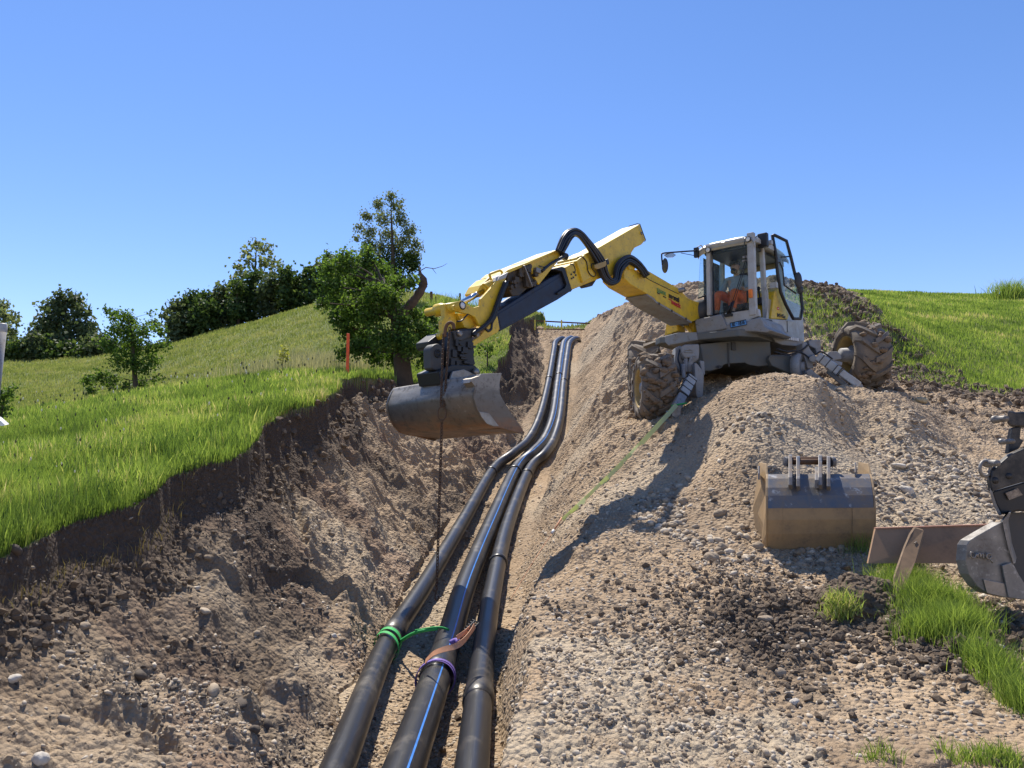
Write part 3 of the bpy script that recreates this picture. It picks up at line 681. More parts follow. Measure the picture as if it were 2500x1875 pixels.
# --- main boom
boom = part(slab('boom', M_YEL, c5, LB, .42, [(1125, 790), (1180, 700), (1250, 745), (1330, 800), (1470, 900), (1870, 1090), (2060, 1180), (2185, 1215), (2225, 1300),
            (2190, 1400), (2090, 1452), (2040, 1470), (1570, 1200), (1520, 1140), (1210, 962), (1130, 880)], .012))
sub(slab('top_cover', M_YEL, c5, LB - .06, .30, [(1330, 760), (1420, 760), (1880, 1030), (1960, 1120), (2040, 1185), (1870, 1100), (1470, 910)], .01), boom)
sub(slab('skid_plate', M_GREY2, c5, LB + .006, .43, [(1440, 1090), (1530, 1148), (1570, 1192), (2044, 1466), (2036, 1486), (1562, 1214), (1500, 1150), (1430, 1108)], .004), boom)
mb = MB()
for (u, v) in ((1600, 1225), (1770, 1320), (1960, 1430)):
    q = t1(c5, LB + .012, u, v); mb.cyl(q, q + EN * .012, .022, 10)
sub(mb.build('plate_bolts', M_DGREY), boom)
sub(MB().tube([t1(c5, LB + .004, 1330, 812), t1(c5, LB + .004, 1470, 903), t1(c5, LB + .004, 1865, 1095)], .006, 6).build('seam', M_BLK), boom)
sub(slab('lug', M_YEL, c5, LB + .03, .06, [(1175, 695), (1200, 680), (1290, 725), (1270, 760), (1200, 765)], .006), boom)
q = t1(c5, LB - .05, 1880, 1045); sub(MB().lathe(q, EN, [(-.3, .045), (.09, .045), (.09, 0)], 16).build('pivot_pin', M_STEEL), boom)
q = t1(c5, LB, 2200, 1330); sub(MB().lathe(q - EN * .5, EN, [(0, .0), (0, .22), (.60, .22), (.60, .16), (.64, .15), (.64, 0)], 28).build('boom_foot', M_DGREY), boom)
# cylinders at the boom foot
mb = MB(); mb.cyl(t1(c2, LB - .2, 610, 830), t1(c2, LB - .2, 640, 940), .07, 14); mb.cyl(t1(c2, LB - .38, 560, 840), t1(c2, LB - .38, 640, 930), .06, 14)
part(mb.build('lift_cylinder', M_YEL))
# --- dipper (outer box) and its dark telescope
dip = part(slab('dipper', M_YEL, c5, LB - .02, .36, [(1340, 150), (1418, 365), (1365, 425), (1270, 470), (1226, 540), (1218, 610), (1100, 690), (990, 840), (800, 885),
            (620, 955), (420, 1040), (372, 880), (338, 730), (480, 655), (480, 600), (605, 550), (690, 505), (765, 478)], .012))
sub(slab('end_collar', M_YEL, c5, LB + .02, .44, [(485, 645), (600, 560), (640, 600), (735, 855), (640, 905), (575, 940), (560, 900)], .012), dip)
sub(slab('seal_lip', M_BLK, c5, LB - .005, .39, [(180, 760), (290, 722), (325, 735), (372, 880), (425, 1040), (410, 1062), (235, 1100), (225, 1075), (330, 1010), (350, 960), (290, 790)], .006), dip)
sub(slab('lower_ear', M_DGREY, c5, LB - .10, .12, [(585, 955), (630, 1005), (700, 985), (755, 900), (700, 900)], .008), dip)
mb = MB(); mb.tube([t1(c5, LB + .012, *p) for p in ((1190, 180), (1300, 145), (1340, 150), (1375, 250), (1418, 365), (1405, 385))], .007, 6); sub(mb.build('edge_trim', M_BLK), dip)
q = t1(c5, LB - .015, 1360, 275); sub(MB().lathe(q, EN, [(0, .0), (0, .028), (.006, .028), (.006, .016), (.012, .014), (.012, 0)], 16).build('bolt', M_STEEL), dip)
mb = MB()
for (u, v) in ((410, 830), (445, 800), (440, 870), (470, 840), (415, 885)):
    q = t1(c5, LB - .018, u, v); mb.cyl(q, q + EN * .012, .014, 8)
sub(mb.build('collar_bolts', M_DGREY), dip)
mb = MB()
mb.tube(smooth_path([t1(c5, LB + .03, *p) for p in ((500, 600), (560, 590), (620, 660), (640, 780), (690, 850), (735, 850), (740, 810), (690, 740), (690, 690), (740, 680))], 6), .008, 6)
mb.tube(smooth_path([t1(c5, LB + .03, *p) for p in ((400, 690), (440, 700), (465, 760), (460, 820))], 6), .008, 6); sub(mb.build('thin_hose', M_HOSE), dip)
tele = part(slab('telescope_beam', M_NAVY, c1, LB - .05, .30, [(715, 728), (748, 855), (1140, 640), (1240, 575), (1200, 435), (1160, 458), (1080, 495)], .012))
sub(slab('beam_panel', M_NAVY, c1, LB - .045, .01, [(735, 738), (756, 835), (1195, 585), (1165, 478)], .01), tele)
# cover box with valves above the beam
vc = part(slab('valve_cover', M_YEL, c1, LB - .03, .34, [(945, 378), (1142, 302), (1166, 352), (1120, 405), (1012, 540), (975, 480)], .008))
sub(slab('roof_plate', M_YEL, c1, LB + .0, .40, [(765, 470), (800, 440), (935, 388), (1142, 300), (1144, 308), (940, 402), (790, 468)], .004), vc)
vb = part(slab('valve_block', M_VALVE, c1, LB - .06, .24, [(800, 462), (870, 420), (935, 395), (975, 480), (1000, 542), (940, 560), (880, 610), (835, 616), (800, 560)], .008))
mb = MB(); rn = random.Random(3)
for i in range(26):
    u = rn.uniform(805, 980); v = 470 + rn.uniform(-20, 110) - (u - 800) * .25
    q = t1(c1, LB - .06 + rn.uniform(0, .02), u, v)
    if i % 2: mb.cyl(q, q + EN * rn.uniform(.03, .07), rn.uniform(.012, .035), 10)
    else: mb.box(q + EN * .02, ED * rn.uniform(.02, .05), EN * .03, EZ * rn.uniform(.02, .05))
sub(mb.build('fittings', M_VALVE, None, .004), vb)
mb = MB(); mb.beam(t1(c1, LB + .01, 905, 410), t1(c1, LB + .01, 960, 555), .02, .05, EN); mb.box(t1(c1, LB + .0, 1000, 445), ED * .05, EN * .03, EZ * .035)
sub(mb.build('valve_strap', M_STEEL, None, .004), vb)
mb = MB()
mb.tube(smooth_path([t1(c1, LB + .03, *p) for p in ((1180, 350), (1120, 380), (1080, 405), (1030, 450))], 5), .022, 8)
mb.tube(smooth_path([t1(c1, LB + .03, *p) for p in ((1085, 395), (1045, 420), (1010, 412))], 5), .008, 6)
sub(mb.build('hose_fitting', M_HOSE), vc)
# --- head of the dipper
head = part(slab('dipper_head', M_YEL, c4, LB + .03, .04, [(1195, 240), (1225, 190), (1335, 135), (1290, 245), (1175, 560), (1175, 690), (1040, 875), (945, 862), (885, 745), (800, 700), (750, 695), (595, 650), (588, 590),
           (640, 545), (700, 540), (760, 560), (870, 612), (952, 590), (958, 500)], .008))
sub(slab('far_cheek', M_YEL, c4, LB - .34, .04, [(1195, 240), (1225, 190), (1335, 135), (1290, 245), (1175, 560), (1175, 690), (1040, 875), (945, 862), (885, 745), (800, 700), (595, 650), (588, 590),
           (640, 545), (700, 540), (870, 612), (952, 590), (958, 500)], .008), head)
sub(slab('nose_plate', M_YEL, c4, LB + .02, .40, [(1160, 700), (1190, 740), (1218, 905), (1190, 945), (890, 1118), (850, 1130), (836, 1100), (850, 1068), (960, 985), (1060, 860)], .008), head)
sub(slab('inner_web', M_YEL, c4, LB - .05, .28, [(640, 690), (760, 700), (920, 770), (935, 860), (800, 900), (745, 880)], .006), head)
sub(slab('upper_web', M_YEL, c4, LB - .1, .22, [(1065, 215), (1180, 200), (1200, 250), (960, 470), (905, 410), (960, 310)], .006), head)  # yellow web panel of the dipper head
sub(slab('cap_plate', M_GREY, c4, LB + .04, .3, [(1190, 250), (1222, 190), (1335, 132), (1300, 215)], .004), head)
mb = MB(); mb.tube([t1(c4, LB - .05, *p) for p in ((1100, 240), (1078, 165), (1095, 155), (1215, 112), (1240, 125), (1262, 165), (1240, 190))], .016, 8, True)
sub(mb.build('lifting_handle', M_YEL), head)
cyl = part(MB().cyl(t1(c4, LB - .12, 1150, 280), t1(c4, LB - .12, 1005, 372), .085, 18).cyl(t1(c4, LB - .12, 1005, 372), t1(c4, LB - .12, 985, 384), .06, 18).build('cylinder_barrel', M_YEL, None, .006))
sub(MB().cyl(t1(c4, LB - .12, 1010, 375), t1(c4, LB - .12, 700, 555), .036, 16).build('cylinder_rod', M_CHROME), cyl)
mb = MB(); a = t1(c4, LB + .10, 710, 585); mb.lathe(a, -EN, [(0, .0), (0, .058), (.30, .062), (.34, .08), (.44, .08), (.47, .05), (.62, .05), (.62, 0)], 22)
pin = part(mb.build('link_pin', M_YEL))
sub(MB().lathe(a, EN, [(.0, .0), (.0, .036), (.012, .036), (.012, 0)], 18).build('pin_cap', M_WHITE), pin)
mb = MB(); mb.lathe(a, EN, [(-.004, .036), (-.004, .052), (.008, .052), (.008, .036)], 18); sub(mb.build('pin_ring', M_BLK), pin)
tlink = part(slab('tilt_link', M_YEL, c4, LB - .10, .08, [(470, 560), (590, 560), (640, 780), (625, 900), (560, 905), (470, 1045), (430, 1045), (405, 1000), (410, 970), (450, 930), (445, 790), (480, 735)], .012))
sub(slab('far_link', M_YEL, c4, LB - .32, .05, [(480, 570), (560, 570), (600, 760), (590, 900), (520, 900), (445, 1030), (430, 930), (455, 780)], .01), tlink)
mb = MB()
for k, (da, dl) in enumerate(((0, 0), (18, .03), (36, .01), (10, -.03))):
    mb.tube(smooth_path([t1(c4, LB + .06 + dl, u + da, v) for (u, v) in ((1285, 265), (1230, 400), (1170, 560), (1120, 700), (1060, 800), (960, 890), (870, 950), (850, 990))], 6), .020, 8)
mb.tube(smooth_path([t1(c4, LB + .02, u, v) for (u, v) in ((1150, 620), (1160, 720), (1110, 820), (1100, 900), (1060, 930), (1020, 900))], 6), .018, 8)
mb.tube(smooth_path([t1(c4, LB + .02, u, v) for (u, v) in ((640, 800), (700, 790), (750, 740), (790, 700))], 6), .010, 8)
part(mb.build('head_hoses', M_HOSE))
# --- big hose loop
mb = MB()
loop = [(255, 525), (300, 430), (345, 345), (400, 285), (470, 262), (545, 300), (620, 385), (700, 490), (770, 600), (815, 690), (840, 780), (880, 870), (950, 930), (1020, 900), (1040, 800), (1070, 720), (1130, 660), (1200, 630), (1290, 680), (1370, 760), (1430, 850)]
for k in range(7):
    off = (k - 3) * 15; dl = .05 + (.03 if k % 2 else 0)
    pts = []
    for i, (u, v) in enumerate(loop):
        a = loop[max(i - 1, 0)]; b = loop[min(i + 1, len(loop) - 1)]; tx, ty = b[0] - a[0], b[1] - a[1]; L = math.hypot(tx, ty)
        sp = off * (1 + .25 * math.sin(i * .9 + k)); pts.append(t1(c5, LB + dl, u + ty / L * sp, v - tx / L * sp))
    mb.tube(smooth_path(pts, 5), .022, 8)
hoses = part(mb.build('hose_loop', M_HOSE))
sub(slab('hose_clamp', M_RIM, c5, LB + .13, .03, [(738, 700), (800, 672), (885, 650), (892, 700), (870, 722), (775, 758), (742, 740)], .006), hoses)
sub(slab('clamp_foot', M_BLK, c5, LB + .12, .12, [(885, 630), (915, 615), (930, 690), (895, 705)], .004), hoses)
sub(MB().lathe(t1(c1, LB - .02, 1172, 345), ED, [(-.07, .0), (-.07, .055), (.06, .055), (.06, 0)], 16).build('hose_collar', M_BLK), hoses)
# --- tiltrotator
tilt = part(slab('tiltrotator', M_BLK, c4, LB + .02, .36, [(545, 940), (700, 900), (945, 885), (905, 940), (850, 1000), (862, 1130), (880, 1210), (868, 1270), (893, 1380), (850, 1400), (520, 1395), (500, 1200)], .015))
sub(slab('side_casting', M_DGREY, c4, LB + .05, .05, [(600, 930), (840, 915), (840, 1000), (700, 1060), (620, 1050)], .01), tilt)
mb = MB()
for (u, v, r) in ((672, 965, .035), (905, 985, .03)):
    q = t1(c4, LB + .06, u, v); mb.lathe(q, EN, [(-.02, 0), (-.02, r), (.02, r), (.025, r * .7), (.025, 0)], 16)
sub(mb.build('pins', M_STEEL), tilt)
sub(slab('black_hood', M_BLK, c4, LB - .16, .22, [(248, 1075), (400, 958), (420, 975), (415, 1040), (470, 1060), (470, 1120), (290, 1180), (258, 1150)], .01), tilt)
a = t1(c4, LB - .02, 378, 1235)
mb = MB(); pts = []
for k in range(16):
    an = math.pi * k / 15; pts.append(t1(c4, LB - .02, 378 + 88 * math.cos(an), 1195 - 95 * math.sin(an)))
for k in range(10):
    an = math.pi * k / 9; pts.append(t1(c4, LB - .02, 378 - 82 * math.cos(an), 1420 + 45 * math.sin(an)))
mb.prism(pts, EN * -.14); drum = sub(mb.build('motor_housing', M_DGREY, None, .015), tilt)
mb = MB(); mb.lathe(a, EN, [(0, .0), (.004, .052), (.012, .052), (.012, .040), (.004, .036), (.004, .02), (.012, .016), (.012, 0)], 20)
for k in range(7):
    an = 2 * math.pi * k / 7; u_ = ED * math.cos(an) + EZ * math.sin(an); mb.cyl(a + u_ * .03, a + u_ * .03 + EN * .014, .006, 6)
mb.build('grille', M_BLK, tilt)
mb = MB(); rn = random.Random(8)
for i in range(16):
    q = t1(c4, LB + .03, rn.uniform(560, 850), rn.uniform(1080, 1370)); mb.box(q, ED * rn.uniform(.01, .06), EN * rn.uniform(.01, .04), EZ * rn.uniform(.01, .05))
sub(mb.build('valve_details', M_BLK, None, .005), tilt)
coup = part(slab('bucket_coupler', M_BLK, c6, LB + .06, .38, [(660, 590), (850, 500), (1160, 505), (1205, 560), (1215, 610), (1120, 690), (880, 730), (700, 770)], .012))
mb = MB()
for (u, v, r) in ((925, 632, .050), (1172, 600, .046)):
    q = t1(c6, LB + .09, u, v); mb.lathe(q, EN, [(-.03, 0), (-.03, r), (.015, r), (.03, r * .8), (.03, 0)], 18)
sub(mb.build('coupler_pins', M_STEEL), coup)
# --- grading bucket on the arm
def m_buck():
    m, t, b = _nodes('worn_bucket_steel'); v = _coord(t); sp = t.nodes.new('ShaderNodeSeparateXYZ'); t.links.new(v, sp.inputs[0])
    mp = t.nodes.new('ShaderNodeMapping'); mp.inputs['Scale'].default_value = (1.2, 1.2, 5); t.links.new(v, mp.inputs[0]); ns = _noise(t, 2.2, 6, .7, mp.outputs[0]); n2 = _noise(t, 9, 6, .75, v)
    ad = t.nodes.new('ShaderNodeMath'); ad.operation = 'MULTIPLY_ADD'; ad.inputs[1].default_value = -.55; t.links.new(ns, ad.inputs[0]); t.links.new(sp.outputs[2], ad.inputs[2])
    c = _ramp(t, ad.outputs[0], [(-.0, (.075, .045, .03)), (.10, (.22, .115, .06)), (.26, (.15, .12, .09)), (.45, (.15, .14, .125)), (.62, (.27, .25, .22))])
    c = _mix(t, _ramp(t, n2, [(.52, 0.0), (.62, .8)]), c, (.09, .075, .06)); c = _mix(t, _ramp(t, n2, [(.30, .6), (.38, 0.0)]), c, (.34, .30, .25))
    t.links.new(c, b.inputs['Base Color']); b.inputs['Metallic'].default_value = .25; t.links.new(_mix(t, n2, .32, .65), b.inputs['Roughness']); _bump(t, b, n2, .25, .006); return m
M_BUCK = m_buck()
M_BUCKR = worn('rust_brown_bucket_steel', (.20, .125, .08), (.11, .075, .055), .6, .45, .25, scale=3)
LBK = -.42; BW = 1.48
side = [(1238, 625), (1522, 612), (1492, 760), (1500, 900), (1560, 1010), (1660, 1170), (1760, 1310), (1822, 1405), (1790, 1432), (1500, 1352), (1420, 1340), (1320, 1300), (1235, 1200), (1180, 1080), (1148, 960), (1140, 870), (1170, 760), (1205, 680)]
bk = part(MB().prism(tr(c6, LBK, side), EN * -.025).build('bucket', M_BUCK, None, .004))
shell = [(1822, 1410), (1500, 1350), (1420, 1338), (1320, 1298), (1235, 1198), (1180, 1078), (1148, 958), (1140, 870), (1170, 760), (1205, 680), (1240, 624), (1380, 616)]
outer = tr(c6, LBK - .01, shell); cen = sum(outer, Vector()) / len(outer)
mb = MB(); n = len(outer); th = .022; W2 = BW
dn = EZ * -.055
sm = smooth_path(outer, 4)
inn = [p + (cen - p).normalized() * th for p in sm]; m_ = len(sm)
vs = [p for p in sm] + [p for p in inn] + [p - EN * W2 + dn for p in sm] + [p - EN * W2 + dn for p in inn]
fs = []
for i in range(m_ - 1):
    fs += [(i, i + 1, 2 * m_ + i + 1, 2 * m_ + i), (m_ + i + 1, m_ + i, 3 * m_ + i, 3 * m_ + i + 1), (i + 1, i, m_ + i, m_ + i + 1), (2 * m_ + i, 2 * m_ + i + 1, 3 * m_ + i + 1, 3 * m_ + i)]
fs += [(0, 2 * m_, 3 * m_, m_), (m_ - 1, 2 * m_ - 1, 4 * m_ - 1, 3 * m_ - 1)]
mb.add(vs, fs, True); sh = mb.build('bucket_shell', M_BUCK); sub(sh, bk)
sub(MB().prism([p - EN * (BW - .005) + dn for p in tr(c6, LBK, side)], EN * -.025).build('far_side_plate', M_BUCK, None, .004), bk)
sub(slab('cutting_edge', M_BUCKR, c6, LBK - .02, BW - .04, [(1826, 1400), (1828, 1422), (1505, 1372), (1500, 1352)], .003), bk)
sub(slab('side_wear_plate', M_STEEL, c6, LBK + .012, .012, [(1215, 1130), (1350, 1155), (1415, 1240), (1485, 1330), (1420, 1335), (1320, 1295), (1245, 1200)], .003), bk)
sub(slab('corner_gusset', M_WHITE if False else M_STEEL, c6, LBK + .0, .14, [(1085, 745), (1105, 690), (1245, 640), (1165, 800), (1150, 780), (1110, 730)], .004), bk)
for (u0, dl) in ((560, -.90), (830, -.55), (1080, -.34)):
    pass
sub(slab('mounting_ear', M_STEEL, c6, LB + .12, .03, [(820, 700), (860, 590), (1010, 560), (1180, 640), (1230, 700), (1100, 760), (900, 780)], .006), bk)
sub(slab('mounting_ear', M_STEEL, c6, LB - .30, .03, [(620, 800), (700, 640), (760, 600), (960, 600), (1060, 700), (1000, 790), (820, 820)], .006), bk)
# lateral strut plate seen at left of the coupler
q0 = P(*c6(640, 610), 9.15); q1 = P(*c6(550, 840), 9.25); q2 = P(*c6(700, 770), 9.1); q3 = P(*c6(690, 600), 9.05)
sub(MB().prism([q0, q1, q2, q3], Vector((.02, .05, 0))).build('mounting_ear', M_DGREY, None, .004), bk)
# --- CAB
TOP = 3.90; BOT = 2.47
cab = part(MB().box(fr(-.72, -.484, 2.36), ED * .80, EN * .50, EZ * .11).box(fr(-.72, -.484, BOT + .01), ED * .72, EN * .49, EZ * .02).build('cab_base', M_GREY, None, .02))
def bar(name, pts, w, mat, par=cab, bev=.012, r=None):
    mb = MB()
    for a, b in zip(pts[:-1], pts[1:]): mb.beam(a, b, w, w if r is None else r, ED)
    return sub(mb.build(name, mat, None, bev), par)
A_FL0, A_FL1 = trs(cC, .03, [(1325, 1330), (1290, 215)]); A_FR0, A_FR1 = trs(cC, .03, [(735, 1330), (722, 370)])
def atz(p, z): return Vector((p.x, p.y, z))
B_L0, B_L1 = fr(-.50, -.02, BOT - .02), fr(-.50, -.05, TOP - .05)
C_L0, C_L1 = fr(-1.42, -.04, BOT), fr(-1.40, -.08, TOP - .06)
C_R0, C_R1 = fr(-1.42, -.95, BOT), fr(-1.40, -.90, TOP - .06)
for a, b, w in ((A_FL0, A_FL1, .125), (A_FR0, A_FR1, .075)):
    sub(MB().beam(a, b, w, .10, ED).build('front_pillar', M_GREY, None, .015), cab)
for a, b, w in ((B_L0, B_L1, .09), (C_L0, C_L1, .10), (C_R0, C_R1, .10), (fr(-.75, -.96, BOT), fr(-.75, -.93, TOP - .08), .07)):
    sub(MB().beam(a, b, .08, w, ED).build('rear_pillar', M_GREY, None, .015), cab)
# lower frame of the door opening, front sill
sub(MB().prism(trs(cC, .06, [(890, 1345), (915, 1440), (940, 1450), (1240, 1395), (1400, 1335), (1385, 1235), (1275, 1245), (1020, 1290), (930, 1320)]), ED * -.1).build('front_sill', M_GREY, None, .012), cab)
# roof: rounded slab with raised ribs
def roofpt(s, l, z): return fr(s, l, z)
TL = A_FL1.z; TR_ = A_FR1.z
rp = []
prof = [(.06, -.10), (.10, -.02), (.05, .05), (-.1, .10), (-.7, .13), (-1.3, .06), (-1.48, -.03), (-1.46, -.09)]
mb = MB(); secs = []
for (l, dz) in ((.06, -.05), (.03, -.005), (-.06, .03), (-.25, .045), (-.72, .045), (-.90, .02), (-.98, -.02), (-1.01, -.07)):
    secs.append([fr(s, l, 3.885 + z * .75 + dz) for (s, z) in prof])
nn = len(prof); vs = [p for sct in secs for p in sct]
fs = [(i * nn + j, i * nn + j + 1, (i + 1) * nn + j + 1, (i + 1) * nn + j) for i in range(len(secs) - 1) for j in range(nn - 1)]
low = [Vector((p.x, p.y, min(p.z, 3.885) - .035)) for p in vs]; k0 = len(vs)
fs2 = [tuple(k0 + q for q in f[::-1]) for f in fs]
rim = [0 * nn + j for j in range(nn)] + [i * nn + nn - 1 for i in range(1, len(secs))] + [(len(secs) - 1) * nn + j for j in range(nn - 2, -1, -1)] + [i * nn for i in range(len(secs) - 2, 0, -1)]
fs3 = [(rim[i], rim[(i + 1) % len(rim)], k0 + rim[(i + 1) % len(rim)], k0 + rim[i]) for i in range(len(rim))]
roof = sub(MB().add(vs + low, fs + fs2 + fs3).build('roof', M_GREY), cab)
mb = MB()
for (la, lb) in ((-.12, -.48), (-.55, -.85)): mb.box(fr(.085, (la + lb) / 2, 3.925 + (0)), ED * .012, EN * abs(la - lb) / 2, EZ * .012)
mb.build('roof_vent', M_WHITE, cab)
mb = MB(); mb.tube([fr(.11, -.97, 3.80), fr(.16, -1.00, 3.90), fr(.16, -.90, 3.93), fr(.11, -.84, 3.83)], .012, 8); sub(mb.build('grab_loop', M_GREY), cab)
# glass
gf = trs(cC, .055, [(765, 392), (1248, 258), (1276, 1248), (792, 1308)])
MB().prism(gf, ED * -.006).build('windscreen', M_GLASS, cab)
mb = MB(); mb.tube(gf + [gf[0]], .014, 6); mb.build('windscreen_seal', M_BLK, cab)
gs = [fr(-.06, -.985, BOT + .06), fr(-.72, -.985, BOT + .06), fr(-.72, -.955, TOP - .16), fr(-.03, -.955, TOP - .16)]
MB().prism(gs, EN * -.006).build('side_window', M_GLASS, cab)
sd2 = trs(cC, .04, [(610, 470), (695, 400), (690, 1060), (575, 1095)])
MB().prism([sd2[1], sd2[2], sd2[3] - ED * .0, sd2[0]], ED * -.006).build('mud_window', M_GLASS, cab)
mb = MB(); mb.tube([sd2[0] , sd2[1]], .012, 6); mb.tube([sd2[3], sd2[2]], .014, 6); mb.build('window_edge', M_BLK, cab)
gr_ = [fr(-1.44, -.10, BOT + .55), fr(-1.44, -.88, BOT + .55), fr(-1.42, -.84, TOP - .22), fr(-1.42, -.14, TOP - .22)]
MB().prism(gr_, ED * .006).build('rear_window', M_GLASS, cab)
M_CREAM = plain('cream_lining', (.30, .27, .19), .8)
mb = MB(); mb.box(fr(-1.43, -.484, BOT + .27), ED * .02, EN * .46, EZ * .27); mb.box(fr(-1.43, -.484, TOP - .14), ED * .02, EN * .46, EZ * .07)
mb.box(fr(-1.0, -.04, BOT + .24), ED * .40, EN * .015, EZ * .24); mb.build('rear_wall', M_CREAM, cab)
MB().box(fr(-.70, -.484, 3.80), ED * .68, EN * .44, EZ * .025).build('ceiling_lining', M_BLK, cab, .01)
# seat, consoles, panels
mb = MB(); mb.box(fr(-.80, -.62, 2.86), ED * .24, EN * .24, EZ * .06); mb.box(fr(-1.00, -.60, 3.18), ED * .06, EN * .22, EZ * .30); mb.box(fr(-1.02, -.60, 3.52), ED * .05, EN * .12, EZ * .07)
mb.box(fr(-.80, -.62, 2.64), ED * .18, EN * .18, EZ * .18); seat = sub(mb.build('seat', M_BLK, None, .03, 3), cab)
mb = MB()
for l in (-.18, -.82):
    mb.box(fr(-.88, l, 2.93), ED * .26, EN * .07, EZ * .06); mb.cyl(fr(-.66, l, 2.95), fr(-.62, l, 3.12), .018, 10); mb.ico(fr(-.615, l, 3.15), .03, .03, .045, 2)
mb.build('control_console', M_BLK, cab, .01)
# wipers, lamps, mirrors, marker, plate
mb = MB()
for (a, b) in (((985, 1320), (1215, 600)), ((1010, 1325), (1240, 590)), ((1215, 600), (1205, 330))):
    mb.tube(trs(cC, .10, [a, b]), .007, 6)
mb.tube(trs(cC, .11, [(965, 1320), (1030, 1150)]), .016, 8); mb.tube(trs(cC, .11, [(1000, 1330), (1060, 1130)]), .014, 8)
mb.box(trs(cC, .10, [(985, 1325)])[0], ED * .03, EN * .07, EZ * .02); mb.build('wiper', M_BLK, cab)
mb = MB(); mb.box(trs(cC, .05, [(1215, 540)])[0], ED * .02, EN * .045, EZ * .02); mb.box(trs(cC, .05, [(1205, 590)])[0], ED * .02, EN * .04, EZ * .012); mb.build('wiper_latch', M_STEEL, cab)
M_LAMP = plain('lamp_glass', (.75, .74, .68), .15)
for (u, v) in ((1248, 298), (708, 445)):
    q = trs(cC, .12, [(u, v)])[0]
    L_ = MB().lathe(q, ED, [(-.07, 0), (-.07, .03), (-.02, .052), (.01, .052), (.01, .044)], 20).build('work_lamp', M_BLK, cab)
    MB().lathe(q, ED, [(.0, .044), (.008, .03), (.01, 0)], 20).build('lens', M_LAMP, L_)
q = P(*cC(1455, 315), 12.75)
dl_ = MB().box(q, EN * .085, ED * .05, EZ * .125).build('side_lamp_box', M_BLK, cab, .015)
MB().tube([P(*cC(1300, 310), 12.55), P(*cC(1385, 245), 12.65)], .01, 6).build('lamp_bracket', M_BLK, cab)
mb = MB(); mb.tube(smooth_path([P(*cC(u, v), Yd) for (u, v, Yd) in ((560, 470, 13.15), (535, 455, 13.1), (200, 478, 12.75), (110, 488, 12.65), (85, 510, 12.62), (95, 645, 12.6))], 4), .014, 8)
mb.tube([P(*cC(345, 485), 12.9), P(*cC(530, 520), 13.1)], .006, 6)
mb.box(P(*cC(555, 480), 13.15), EN * .04, ED * .03, EZ * .09)
arm = mb.build('mirror_arm', M_BLK, cab)
mb = MB(); q = P(*cC(130, 655), 12.6); mb.ico(q, .045, .075, .135, 3, .4); mb.build('mirror', M_DGREY, arm)
M_MIRR = plain('mirror_glass', (.55, .52, .48), .08, .8)
pts = [P(*cC(u, v), 12.75) for (u, v) in ((112, 515), (150, 490), (235, 482), (282, 512), (240, 545), (160, 548))]
MB().prism(pts, Vector((0, .05, .02))).build('mirror', M_MIRR, arm, .008)
q = trs(cC, .10, [(1285, 1030)])[0]
M_AMB = plain('amber_lens', (.85, .22, .02), .3); M_AMB.node_tree.nodes['Principled BSDF'].inputs['Roughness'].default_value = .3
MB().box(q, EN * .035, ED * .02, EZ * .075).build('indicator_lamp', M_AMB, cab, .012)
M_PLATE = plain('blue_plate', (.10, .32, .70), .4); M_INK = plain('black_ink', (.01, .01, .012), .5)
pl_ = trs(cC, .135, [(1010, 1432), (1222, 1385), (1234, 1452), (1018, 1495)])
plate = MB().prism(pl_, ED * -.012).build('number_plate', M_PLATE, cab, .003)
mb = MB(); mb.tube([p + ED * .004 for p in pl_] + [pl_[0] + ED * .004], .006, 6); mb.build('plate_frame', M_INK, plate)
def text(body, origin, right, up, size, mat, par, bold=0.0, squash=1.0, align='LEFT', ext=.002, name='lettering', fit=None):
    cu = bpy.data.curves.new('t', 'FONT'); cu.body = body; cu.size = size; cu.extrude = ext; cu.offset = bold; cu.align_x = align; cu.align_y = 'BOTTOM_BASELINE'
    o = bpy.data.objects.new('t', cu); link(o); bpy.context.view_layer.update()
    me = bpy.data.meshes.new_from_object(o.evaluated_get(bpy.context.evaluated_depsgraph_get())); bpy.data.objects.remove(o)
    if fit: squash = fit / max(.001, max(v.co.x for v in me.vertices))
    r = Vector(right).normalized() * squash; u = Vector(up).normalized(); w = Vector(right).normalized().cross(u).normalized()
    me.transform(Matrix((( r.x, u.x, w.x, origin[0]), (r.y, u.y, w.y, origin[1]), (r.z, u.z, w.z, origin[2]), (0, 0, 0, 1))))
    me.materials.clear(); me.materials.append(mat); q = bpy.data.objects.new(name, me); link(q); q.parent = par; return q
a, b = trs(cC, .142, [(1032, 1476), (1205, 1440)])
text('BE · 1836', a, b - a, EZ, .095, M_INK, plate, .001, fit=(b - a).length)
# text on boom
a, b = t1(c5, LB + .012, 1732, 1140), t1(c5, LB + .012, 1872, 1205)
M_REDP = plain('red_ink', (.55, .02, .03), .5); M_GRN = plain('green_ink', (.10, .30, .10), .5)
upb = (EZ - (b - a).normalized() * (b - a).normalized().z); 
text('menzi', a, b - a, EZ, .125, M_INK, boom, .004, fit=(b - a).length)
a2, b2 = t1(c5, LB + .012, 1768, 1222), t1(c5, LB + .012, 1895, 1288)
text('muck', a2, b2 - a2, EZ, .115, M_REDP, boom, .004, fit=(b2 - a2).length)
MB().beam(t1(c5, LB + .005, 1728, 1160), t1(c5, LB + .005, 1775, 1182), .006, .012, EZ).build('lettering', M_REDP, boom)
a3, b3 = t1(c5, LB + .012, 1572, 1062), t1(c5, LB + .012, 1690, 1118)
text('S', a3 - EZ * .01, b3 - a3, EZ, .11, M_GRN, boom, .001, fit=(b3 - a3).length * .18)
text('CHMITTER', a3 + (b3 - a3) * .2, b3 - a3, EZ, .06, M_GRN, boom, .001, fit=(b3 - a3).length * .8)
